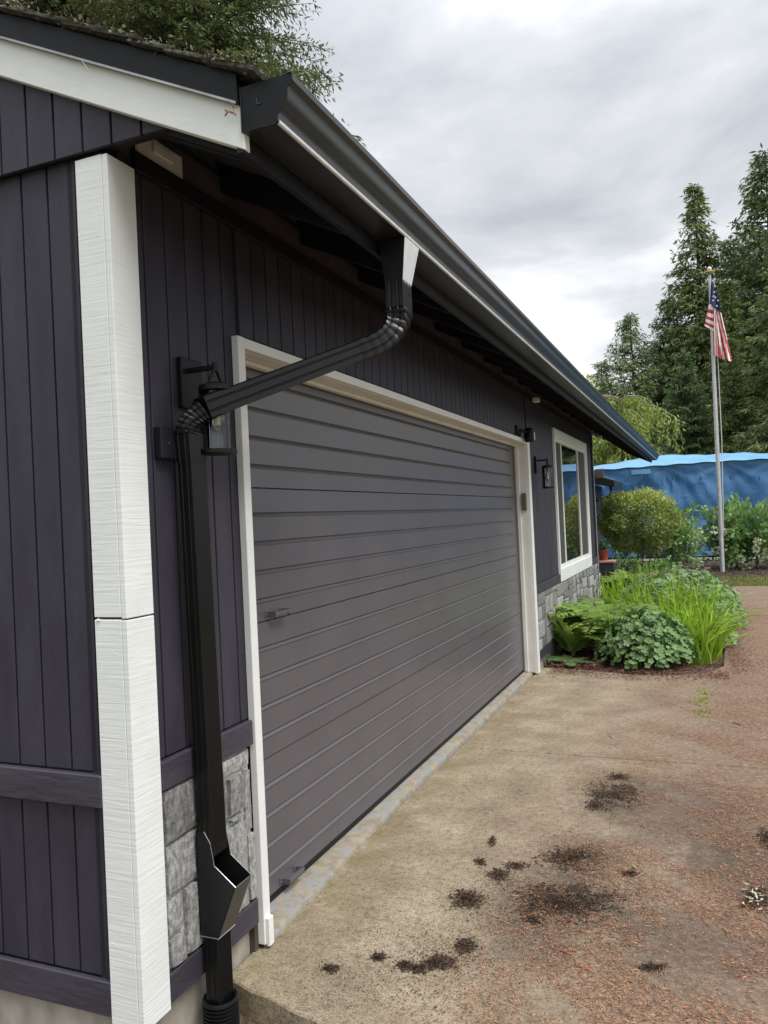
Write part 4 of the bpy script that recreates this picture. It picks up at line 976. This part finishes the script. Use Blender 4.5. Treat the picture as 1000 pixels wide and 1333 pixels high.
# ================================================================== SHRUBS AND GARDEN
def shrub(name, label, c, rx, ry, rz, n, L, W, leaf, zstem=0.0, lump=0.35, seed=0, fl=None, cat='shrub', nstem=9, tintf=None):
    r_ = np.random.default_rng(seed); t = thing(name, label, cat, (c[0], c[1], 0))
    U = r_.normal(size=(n,3)); U /= np.linalg.norm(U, axis=1, keepdims=True)
    rad = 1-lump/2+lump*(vnoise(U*2.2, 2.0, seed)-0.5)*2
    rr_ = rad*(r_.uniform(0.35, 1.0, n)**0.35)
    P = U*rr_[:, None]*np.array([rx,ry,rz])+np.array(c)
    D = U*0.7+r_.normal(size=(n,3))*0.55+[0,0,0.15]
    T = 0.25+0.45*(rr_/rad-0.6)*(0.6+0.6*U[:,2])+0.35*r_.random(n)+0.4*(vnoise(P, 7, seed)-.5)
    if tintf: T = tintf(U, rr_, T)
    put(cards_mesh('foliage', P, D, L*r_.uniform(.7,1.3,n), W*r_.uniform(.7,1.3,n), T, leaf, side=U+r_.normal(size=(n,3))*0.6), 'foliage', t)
    st = MB()
    for k in range(nstem):
        a = 2*math.pi*k/nstem+r_.random(); tip = np.array(c)+np.array([math.cos(a)*rx*0.6, math.sin(a)*ry*0.6, r_.uniform(-.3,.5)*rz])
        st.tube([(c[0]+0.05*math.cos(a), c[1]+0.05*math.sin(a), -0.03), (c[0]+0.3*rx*math.cos(a), c[1]+0.3*ry*math.sin(a), (c[2]-rz)*0.6), tuple(tip)], [0.022,0.015,0.006], 6)
    st.build('stems', M['bark'], t)
    if fl:
        nf, m_, sz, zlo = fl; k = 0; FP_, FD, FT = [], [], []
        for _ in range(nf):
            u = r_.normal(size=3); u /= np.linalg.norm(u); u[1] = -abs(u[1])
            if u[2] > zlo: u[2] = -u[2]
            p = u*np.array([rx,ry,rz])*1.0+np.array(c)
            for q in range(26):
                v = r_.normal(size=3); v /= np.linalg.norm(v); FP_.append(p+v*sz*0.5); FD.append(v); FT.append(r_.random())
        put(cards_mesh('flowers', FP_, FD, sz*0.6, sz*0.28, np.array(FT), m_), 'flower_heads', t, kind='stuff')
    return t
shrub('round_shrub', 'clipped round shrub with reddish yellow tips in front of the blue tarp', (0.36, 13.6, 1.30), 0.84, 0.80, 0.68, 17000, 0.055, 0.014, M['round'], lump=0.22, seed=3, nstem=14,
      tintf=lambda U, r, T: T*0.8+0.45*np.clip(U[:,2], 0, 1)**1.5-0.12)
shrub('leafy_shrub', 'loose bright leafed shrub peeking out right behind the round shrub', (0.98, 14.6, 0.95), 0.5, 0.45, 0.72, 1800, 0.09, 0.03, M['shrub'], lump=0.7, seed=8)
shrub('flowering_shrub', 'bright green shrub with cream flower heads just behind the flagpole', (2.28, 18.4, 0.88), 0.98, 0.8, 0.86, 4300, 0.12, 0.042, M['shrub'], lump=0.8, seed=9, fl=(26, M['cream'], 0.10, 0.1), nstem=12)
shrub('leafy_shrub', 'thin sprawling sprig of light leaves left of the flagpole', (1.05, 18.2, 0.80), 0.50, 0.4, 0.40, 420, 0.13, 0.045, M['shrub'], lump=0.8, seed=19, fl=(7, M['cream'], 0.09, 0.0), nstem=5)
shrub('leafy_shrub', 'yellow green shrub cut off by the right edge of the frame', (3.35, 18.6, 0.45), 0.55, 0.5, 0.5, 1500, 0.12, 0.04, M['shrub'], lump=0.5, seed=21)
shrub('leafy_shrub', 'low green leafy plant under the round shrub', (0.75, 12.9, 0.30), 0.42, 0.4, 0.34, 1700, 0.07, 0.022, M['shrub'], lump=0.5, seed=31)
shrub('leafy_shrub', 'broad low shrub spreading beside the blue planter box', (0.25, 12.4, 0.35), 0.35, 0.4, 0.42, 1200, 0.07, 0.02, M['geran'], lump=0.5, seed=33)

def lobed_leaf(r):      # five lobed geranium leaf outline
    o = []
    for k in range(20):
        a = 2*math.pi*k/20; rr_ = r*(0.62+0.38*abs(math.cos(2.5*a)))*(0.8 if k == 10 else 1); o.append((rr_*math.cos(a), rr_*math.sin(a)))
    return o
def geranium(label, c, rx, ry, h, n, sz, seed=0, flowers=0, tb=0.0):
    r_ = np.random.default_rng(seed); t = thing('geranium', label, 'plant', (c[0], c[1], 0), 'hardy geraniums in the driveway bed')
    out_ = np.array(lobed_leaf(1.0)); V = []; F = []; T = []
    for i in range(n):
        a = r_.uniform(0, 2*math.pi); s = math.sqrt(r_.random())*1.0
        x_, y_ = c[0]+rx*s*math.cos(a), c[1]+ry*s*math.sin(a)
        lump = 0.75+0.5*(vnoise(np.array([[x_, y_]]), 9, seed)[0])
        top = h*math.sqrt(max(0, 1-s**2.6))*lump
        dep = r_.random()**2.2; z_ = top*(1-0.55*dep)+0.02
        nrm = np.array([math.cos(a)*s*0.9, math.sin(a)*s*0.9, 1.0-0.35*s])+r_.normal(size=3)*0.28; nrm /= np.linalg.norm(nrm)
        u = np.cross(nrm, r_.normal(size=3)); u /= np.linalg.norm(u); v = np.cross(nrm, u); rr_ = sz*r_.uniform(0.6, 1.15)
        k0 = len(V); ctr = np.array([x_, y_, z_]); V.append(ctr-nrm*rr_*0.18)
        for q in range(20): V.append(ctr+u*out_[q][0]*rr_+v*out_[q][1]*rr_+nrm*rr_*0.10*math.cos(5*2*math.pi*q/20))
        for q in range(20): F.append((k0, k0+1+q, k0+1+(q+1) % 20)); 
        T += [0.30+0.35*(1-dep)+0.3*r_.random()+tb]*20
    me = bpy.data.meshes.new('geranium_leaves'); me.from_pydata(np.array(V).tolist(), [], F); at_ = me.attributes.new('tint', 'FLOAT', 'FACE'); at_.data.foreach_set('value', np.clip(T, 0, 1).astype(np.float32)); me.materials.append(M['geran'])
    put(me, 'foliage', t)
    if flowers:
        FP_, FD, FT = [], [], []
        for _ in range(flowers):
            a = r_.uniform(0, 2*math.pi); s = math.sqrt(r_.random())*0.9; p = np.array([c[0]+rx*s*math.cos(a), c[1]+ry*s*math.sin(a), h*math.sqrt(1-s**2.6)*1.05+r_.uniform(0.02, 0.1)])
            for q in range(6): th_ = q*math.pi/3; FP_.append(p); FD.append((math.cos(th_), math.sin(th_), 0.3)); FT.append(r_.random())
        put(cards_mesh('flowers', FP_, FD, 0.028, 0.012, np.array(FT), M['petal'], side=np.tile([0,0,1.], (len(FP_),1))), 'flowers', t)
    return t
geranium('dark green lobed leaf geranium mound at the front edge of the bed', (0.95, 6.42, 0), 0.50, 0.52, 0.45, 1350, 0.037, 2, 0, 0.0)
geranium('geranium mound spilling over the driveway at the right of the bed', (1.56, 9.1, 0), 0.42, 1.35, 0.50, 1300, 0.038, 4, 24, 0.1)
geranium('small geranium tuft between the lime strap leaves and the driveway edge', (1.60, 7.6, 0), 0.22, 0.55, 0.34, 420, 0.036, 14, 4, 0.1)
geranium('pink flowering geranium in the middle of the bed', (1.00, 8.9, 0), 0.62, 1.1, 0.60, 1100, 0.040, 5, 80, 0.1)
geranium('pink flowering geranium at the far end of the bed by the lawn', (1.20, 11.4, 0), 0.62, 1.2, 0.52, 800, 0.042, 6, 70, 0.1)
def blades(name, label, c, rx, ry, h, n, w_, seed=0, leaf='blade', spread=0.35, group='strap leaved clumps in the driveway bed', cat='plant'):
    r_ = np.random.default_rng(seed); t = thing(name, label, cat, (c[0], c[1], 0), group); k = 8
    a = r_.uniform(0, 2*np.pi, n); s = np.sqrt(r_.random(n)); b = np.stack([c[0]+rx*s*np.cos(a), c[1]+ry*s*np.sin(a), np.full(n, -0.02)], 1)
    az = r_.uniform(0, 2*np.pi, n); ln = r_.uniform(0.1, 1, n)*spread; hh = h*r_.uniform(0.6, 1.15, n); tt = np.linspace(0, 1, k)
    dirs = np.stack([np.cos(az), np.sin(az), 0*az], 1)
    P = b[:, None, :]+dirs[:, None, :]*(ln[:, None]*tt**1.8*h*1.3)[:, :, None]
    P[:, :, 2] += hh[:, None]*(tt*(1-0.42*(ln/spread)[:, None]*tt**2.2))
    W = w_*r_.uniform(.7,1.3,n)[:, None]*(np.sin(np.pi*np.clip(tt*0.86+0.14, 0, 1))**0.6)[None]*0.9; W[:, -1] = 0.0005
    sd_ = np.stack([-np.sin(az), np.cos(az), 0*az], 1)+r_.normal(size=(n,3))*0.5; sd_ /= np.linalg.norm(sd_, axis=1, keepdims=True)
    put(strips_mesh('blades', P, W, 0.25+0.7*r_.random(n), M[leaf], sd_), 'leaves', t); return t
blades('strap_leaf_clump', 'bright lime strap leaves arching over the front right edge of the bed', (1.40, 6.85, 0), 0.26, 0.50, 0.64, 420, 0.012, 1, spread=0.75)
blades('strap_leaf_clump', 'tall lime strap leaves in the centre of the bed behind the dark geranium', (1.0, 8.1, 0), 0.40, 0.5, 0.78, 320, 0.012, 2, spread=0.5)
blades('strap_leaf_clump', 'strap leaves standing near the round shrub', (0.75, 11.2, 0), 0.45, 0.6, 0.72, 240, 0.013, 3)
blades('strap_leaf_clump', 'small upright lime clump beside the fern by the planter', (0.42, 9.7, 0), 0.25, 0.45, 0.68, 160, 0.013, 4)
def fern(label, c, n, Lf, seed=0, up=0.8, tilt=None, leaf='fern', zb=0.0):
    r_ = np.random.default_rng(seed); t = thing('fern', label, 'fern', (c[0], c[1], 0), 'ferns in the driveway bed'); P, D, Ls, Ws, T, Sd = [], [], [], [], [], []
    st = MB()
    for k in range(n):
        az = r_.uniform(0, 2*math.pi) if tilt is None else r_.normal(tilt, 1.0); L_ = Lf*r_.uniform(0.65, 1.1); o = np.array([math.cos(az), math.sin(az), 0]); sd_ = np.array([-o[1], o[0], 0.0])
        rise = up*r_.uniform(0.75, 1.2); f = lambda s: np.array([c[0], c[1], zb])+o*(L_*(0.25*s+0.65*s*s))+np.array([0,0,1])*(L_*rise*(s-0.52*s*s*s))
        st.tube([f(s) for s in (0, .3, .6, 1)], [0.004,0.003,0.002,0.001], 4, cap=False); tn = r_.uniform(0.3, 0.85)
        for s in np.linspace(0.14, 0.99, 30):
            d0 = f(min(1, s+0.03))-f(s-0.03); d0 /= np.linalg.norm(d0); pl = L_*0.24*math.sin(math.pi*min(1, s*0.85+0.12))**0.8
            for sg in (-1, 1):
                P.append(f(s)); D.append(sd_*sg*0.9+d0*0.42+np.array([0,0,-0.15])+r_.normal(size=3)*0.07); Ls.append(pl); Ws.append(pl*0.13+0.003); T.append(tn+r_.uniform(-.1,.1)); Sd.append(np.cross(d0, sd_))
    put(cards_mesh('fronds', P, D, np.array(Ls), np.array(Ws), np.array(T), M[leaf], side=np.array(Sd)), 'fronds', t); st.build('stalks', M['palebark'], t); return t
blades('strap_leaf_clump', 'wide loose sweep of lime strap leaves among the pink geraniums', (1.35, 8.6, 0), 0.35, 0.9, 0.70, 420, 0.012, 7, spread=0.7)
blades('strap_leaf_clump', 'few young strap leaves poking through the dark geranium mound', (0.85, 6.5, 0), 0.32, 0.35, 0.60, 60, 0.011, 8, spread=0.6)
fern('large arching fern against the stone wall at the front of the bed', (0.50, 6.95), 34, 0.90, 1, 0.95)
fern('pale dry fern leaning on the stone base left of the bed', (0.20, 6.60), 14, 0.78, 2, 1.05)
fern('fern behind the front fern under the white window', (0.35, 7.9), 26, 0.80, 3, 0.9)
fern('upright fresh fern beside the blue planter box', (0.34, 11.0), 20, 0.68, 5, 0.95, zb=0.15)
fern('low dark fern at the foot of the garage trim', (0.22, 6.20), 14, 0.34, 6, 0.30, leaf='geran')
# pots
BP = thing('planter_box', 'dark navy square planter by the far corner of the house', 'planter', (0.06, 11.3, 0.13))
q0, q1 = at((781, 733), y=11.2), at((799, 762), y=11.2)
MB().box(q0[0], q1[0]+0.02, 11.2, 11.45, 0.13, q0[2]).build('box', M['navy'], BP, 0.008)
MB().box(q0[0]-0.01, q1[0]+0.03, 11.19, 11.46, q0[2], q0[2]+0.035).build('rim', M['salmon'], BP, 0.006)
q = at((786, 722), y=11.32)
PT = thing('flower_pot', 'red glazed pot with a small plant standing on the navy planter', 'pot', (q[0], 11.32, q0[2]+0.035))
MB().lathe([(0,0),(.055,0),(.085,.15),(.09,.155),(.09,.17),(.07,.17),(.065,.15),(0,.15)], (q[0], 11.32, q0[2]+0.036), 20).build('pot_body', M['terra'], PT, smooth=True)
P = rng.normal(size=(160,3))*[.05,.05,.05]+[q[0], 11.32, q0[2]+0.26]; put(cards_mesh('pot_plant', P, rng.normal(size=P.shape), 0.05, 0.015, rng.random(160)*0.5, M['geran']), 'plant', PT, kind='stuff')
q = at((822, 752), y=10.5)
MB().lathe([(0,0),(.13,0),(.16,.14),(.175,.15),(.175,.17),(.14,.17),(0,.14)], (q[0]-0.05, 10.5, 0.0), 20).build('plant_pot', M['navy'], None, smooth=True, label='low dark round pot half hidden beneath the upright fern', cat='pot')

# mulch chips and red bark at the corner of the bed
def scatter(name, n, fn, L, W, leaf, flat=0.25, **kw):
    P = fn(n); n = len(P); a = rng.uniform(0, 2*np.pi, n); D = np.stack([np.cos(a), np.sin(a), rng.normal(size=n)*flat], 1)
    return put(cards_mesh(name, P, D, rng.uniform(L[0], L[1], n)*(0.5+0.5*rng.random(n)), rng.uniform(W[0], W[1], n), rng.random(n)**1.15, leaf, side=np.tile([0,0,1.], (n,1))+rng.normal(size=(n,3))*0.25), name, None, kind='stuff', **kw)
chips = leafmat('bark_chips', (0.05,0.022,0.015), (0.32,0.15,0.11), 0, 0.8)
def bedfn(n):
    P = np.stack([rng.uniform(0.02, 1.6, n), rng.uniform(5.95, 12.5, n)**1.0, rng.uniform(-0.028, 0.0, n)], 1); k = n//3
    P[:k, 0] = rng.uniform(0.03, 0.55, k); P[:k, 1] = rng.uniform(5.98, 7.0, k); P[:k, 2] = rng.uniform(-0.03, 0.03, k); return P
scatter('bark_chip_mulch', 16000, bedfn, (0.02, 0.055), (0.005, 0.012), chips, label='red brown bark chips covering the garden bed', cat='mulch')
dkchips = leafmat('dark_chips', (0.02,0.014,0.011), (0.16,0.10,0.075), 0, 0.8)
scatter('dark_mulch', 14000, lambda n: np.stack([rng.uniform(-1, 5, n), rng.uniform(15.9, 20.5, n), rng.uniform(0, .04, n)], 1), (0.03, 0.07), (0.008, 0.02), dkchips, label='dark mulch around the flagpole', cat='mulch')
# lawn strip blades
n = 26000; b = np.stack([rng.uniform(0.7, 7, n), rng.uniform(14.2, 16.3, n), np.full(n, -0.03)], 1)
d = np.stack([rng.normal(size=n)*.3, rng.normal(size=n)*.3, np.ones(n)], 1)
put(cards_mesh('grass', b, d, rng.uniform(.04,.09,n), rng.uniform(.004,.009,n), rng.random(n)*0.8+0.3*(vnoise(b[:, :2], 3)-.5)+.1, M['grass']), 'grass', None, kind='stuff', label='short dry green grass strip at the end of the driveway', cat='grass')
n = 700; cpt = at((917, 915), z=0); b = np.stack([cpt[0]+rng.normal(size=n)*.03, cpt[1]+rng.normal(size=n)*.30, np.zeros(n)], 1); k_ = vnoise(b[:, :2], 14) > 0.55; b = b[k_]; n = len(b)
put(cards_mesh('weeds', b, np.stack([rng.normal(size=n)*.8, rng.normal(size=n)*.8, np.ones(n)], 1), rng.uniform(.01,.035,n), rng.uniform(.003,.006,n), 0.4+0.5*rng.random(n), M['blade']), 'weed_tufts', None, kind='stuff', label='small yellow green weeds sprouting in the driveway joint', cat='weeds')

# ================================================================== LITTER ON THE DRIVEWAY
def redfn(n):
    P = np.stack([rng.uniform(0.35, 4.2, n), 0.2+11*rng.random(n)**1.35, np.zeros(n)], 1)
    q = P[:, :2]
    dens = np.clip((P[:,0]-0.55-0.12*P[:,1]*0.3)/0.9, 0, 1)*np.clip(0.15+1.7*(vnoise(q, 2.6, 3)*0.55+vnoise(q, 8, 5)*0.45-0.40)*2.6, 0.05, 1)
    dens = np.clip(dens*(1.25+1.9*np.clip((P[:,0]-0.75)/0.4, 0, 1)*np.clip((2.4-P[:,1])/1.2, 0, 1)), 0, 1); P = P[rng.random(n) < dens]; P[:, 2] = rng.uniform(0.001, 0.008, len(P)); return P
def edgefn(n):
    t = rng.random(n); P = np.stack([0.1+1.6*t, 5.85+rng.normal(size=n)*0.16, rng.uniform(0.001, .01, n)], 1); k = n//2
    P[:k, 0] = 1.72+np.abs(rng.normal(size=k))*0.14; P[:k, 1] = rng.uniform(5.9, 12, k); return P
scatter('bed_edge_litter', 7000, edgefn, (0.012, 0.05), (0.002, 0.007), chips, 0.3, label='leaf litter and bark spilling from the garden bed onto the concrete', cat='leaf litter')
scatter('needle_litter', 520000, redfn, (0.007, 0.032), (0.0008, 0.0017), M['needle'], 0.12, label='reddish brown conifer needles scattered over the right of the driveway', cat='needle litter')
def fewfn(n):
    P = np.stack([rng.uniform(0.02, 1.4, n), rng.uniform(0.4, 6, n), rng.uniform(0.001, .004, n)], 1); k = int(n*0.72)
    cs = [at(q_, z=0) for q_ in ((745,1170),(760,1120),(803,1035),(590,1245),(650,1150),(820,1200),(700,1200),(520,1258))]; w_ = rng.integers(0, 8, k)
    P[:k, :2] = np.array(cs)[w_][:, :2]+rng.normal(size=(k,2))*[0.13, 0.17]; return P[(P[:,0] > 0.02) & (P[:,1] > 0.4)]
scatter('fine_crumbs', 9000, fewfn, (0.002, 0.010), (0.001, 0.003), M['darkneedle'], 0.2, label='fine dark crumbs speckling the pale concrete by the garage', cat='debris')
P0 = at((620, 1195), z=0)
clumps = [ # photo centre, half size in pixels, description
 ((609,1172),24,13,'dark tuft of gutter muck standing alone nearest the garage door side',260),
 ((650,1140),16,9,'small dark muck clump just beyond the lone tuft',120),
 ((625,1123),8,6,'tiny black muck crumb above the small clump',50),
 ((641,1096),5,6,'tiny dark upright scrap of muck farthest toward the door',40),
 ((672,1128),16,5,'thin dark smear of muck right of the small clump',90),
 ((572,1254),22,10,'dark muck clump in the nearest row, at its right',200),
 ((606,1232),14,10,'round muck clump at the right end of the near row',140),
 ((545,1262),10,6,'small muck crumb in the middle of the near row',80),
 ((527,1258),10,6,'small flat muck crumb left in the near row',80),
 ((493,1247),9,5,'tiny black muck crumb left of the near row',60),
 ((430,1262),12,6,'sparse dark crumbs nearest the corner of the slab',60),
 ((735,1175),70,24,'largest patch of black fibrous gutter muck in the middle of the driveway',1500),
 ((745,1118),44,16,'broad dark muck patch just beyond the largest one',650),
 ((800,1035),38,17,'black muck patch farthest from the camera',700),
 ((775,1050),14,6,'small dark muck scrap touching the far patch',90),
 ((806,1012),17,5,'thin dark muck streak beyond the far patch',110),
 ((985,1172),22,16,'black and white splotch of muck at the right frame edge',260),
 ((997,1092),16,14,'dark muck clump cut off by the right frame edge above the splotch',160),
 ((695,1198),16,6,'small dark scrap below the largest patch at left',90),
 ((820,1138),12,4,'small dark crumb right of the broad patch',60),
 ((848,1260),20,5,'thin brown twig scrap low on the driveway',60),
]
for (p, rx_, ry_, lab, n) in clumps:
    c = at(p, z=0); e1 = at((p[0]+rx_, p[1]), z=0)-c; e2 = at((p[0], p[1]-ry_), z=0)-c
    t = thing('muck_clump', lab, 'muck', (c[0], c[1], 0), 'clumps of gutter muck on the driveway')
    a = rng.uniform(0, 2*np.pi, n*3); s = rng.random(n*3)**0.62
    wob = 0.7+0.6*vnoise(np.stack([np.cos(a), np.sin(a)], 1)*3, 1, p[0] % 7)
    big = n > 400
    hgt = 0.012 if not big else 0.007; n = int(n*2.2); a = rng.uniform(0, 2*np.pi, n*3); s = rng.random(n*3)**0.75; wob = 0.55+0.9*vnoise(np.stack([np.cos(a), np.sin(a)], 1)*4, 1, p[0] % 7)
    s = np.where(rng.random(len(s)) < 0.25, s*rng.uniform(1.0, 1.9, len(s)), s*0.9); P = c[None]+e1[None]*(s*wob*np.cos(a))[:, None]+e2[None]*(s*wob*np.sin(a))[:, None]; 
    if big: k_ = 0.6*vnoise(P[:, :2], 17, 1)+0.4*vnoise(P[:, :2], 43, 2)+0.4*rng.random(len(P))-0.12*s > 0.50; P = P[k_]; s = s[k_]
    P[:, 2] = np.clip(1-s, 0, 1)*hgt*rng.random(len(P))+0.0015
    m_ = len(P); az = rng.uniform(0, 2*np.pi, m_); D = np.stack([np.cos(az), np.sin(az), rng.normal(size=m_)*0.35], 1)
    put(cards_mesh('fibres', P, D, rng.uniform(.005,.018,m_), rng.uniform(.0008,.0022,m_), rng.random(m_), M['darkneedle']), 'fibres', t, kind='stuff')
    mb = MB(); nl = max(6, n//18)
    for i in range(nl):
        s_ = random.random()**0.6*1.15; a_ = random.uniform(0, 2*math.pi); q = c+e1*s_*math.cos(a_)+e2*s_*math.sin(a_); r_ = random.uniform(.002,.008)
        mb.lathe([(0,-.0),(r_,.001),(r_*.7,r_*.5),(0,r_*.75)], (q[0], q[1], 0.001), 6)
    mb.build('lumps', M['muck'], t, kind='stuff')
    if p[0] == 985:
        k = 26; PP = np.array([c+e1*random.gauss(0,.5)+e2*random.gauss(0,.4) for _ in range(k)]); PP[:, 2] = .014; put(cards_mesh('pale_flecks', PP, rng.normal(size=(k,3))*[1,1,.15], rng.uniform(.012,.035,k), rng.uniform(.003,.006,k), rng.random(k), M['cream'], side=np.tile([0,0,1.],(k,1))), 'pale_flecks', t, kind='stuff')
# loose twigs and fallen leaves
tw = [((733,1240),28,'reddish curled bark strip'), ((760,1262),22,'reddish forked twig'), ((825,1130),8,'pale green fallen leaf'), ((960,943),12,'dark straw by the driveway edge'), ((820,898),9,'pale straw near the garden bed'), ((797,960),7,'small cream wood chip')]
twm = mat('red_twig', (0.28,0.10,0.06), (0.42,0.2,0.13), 50, 0.8)
for p, ln, lab in tw:
    c = at(p, z=0); e1 = at((p[0]+ln, p[1]+ln*0.35), z=0)-c
    if 'leaf' in lab:
        MB().poly([c+e1*u+np.array([0,0,h_]) for u, h_ in ((-.5,.004),(-.1,.012),(.5,.006))]+[c+np.array([-.008,.02,.01]), c+np.array([.008,-.02,.01])], [(0,3,1),(1,3,2),(0,1,4),(1,2,4)]).build('fallen_leaf', M['leafgreen'], None, label=lab+' lying beside the broad muck patch', cat='leaf')
    else:
        col_ = twm if 'red' in lab else (M['whitepaper'] if ('pale' in lab or 'cream' in lab) else M['bark'])
        mb = MB().tube([c-e1*.5+np.array([0,0,.003]), c+np.array([random.uniform(-.005,.005), random.uniform(-.01,.01), .007]), c+e1*.5+np.array([0,0,.003])], [0.002,0.0035,0.0012], 5)
        if 'forked' in lab or 'strip' in lab: mb.tube([c+np.array([0,0,.006]), c+e1*.3+np.array([.02,.03,.004])], [0.002,0.001], 5)
        mb.build('twig', col_, None, label=lab+(' lying on the concrete' if 'driveway' not in lab and 'bed' not in lab else ' on the concrete'), cat='twig')
# dirt litter on the soil by the drain
scatter('soil_litter', 2500, lambda n: np.stack([rng.uniform(-0.3, 1.2, n), rng.uniform(-0.6, 0.42, n), rng.uniform(-0.10, -0.075, n)], 1), (0.008, 0.03), (0.001, 0.003), dkchips, 0.25, label='brown needles and crumbs on the soil by the drain', cat='needle litter')
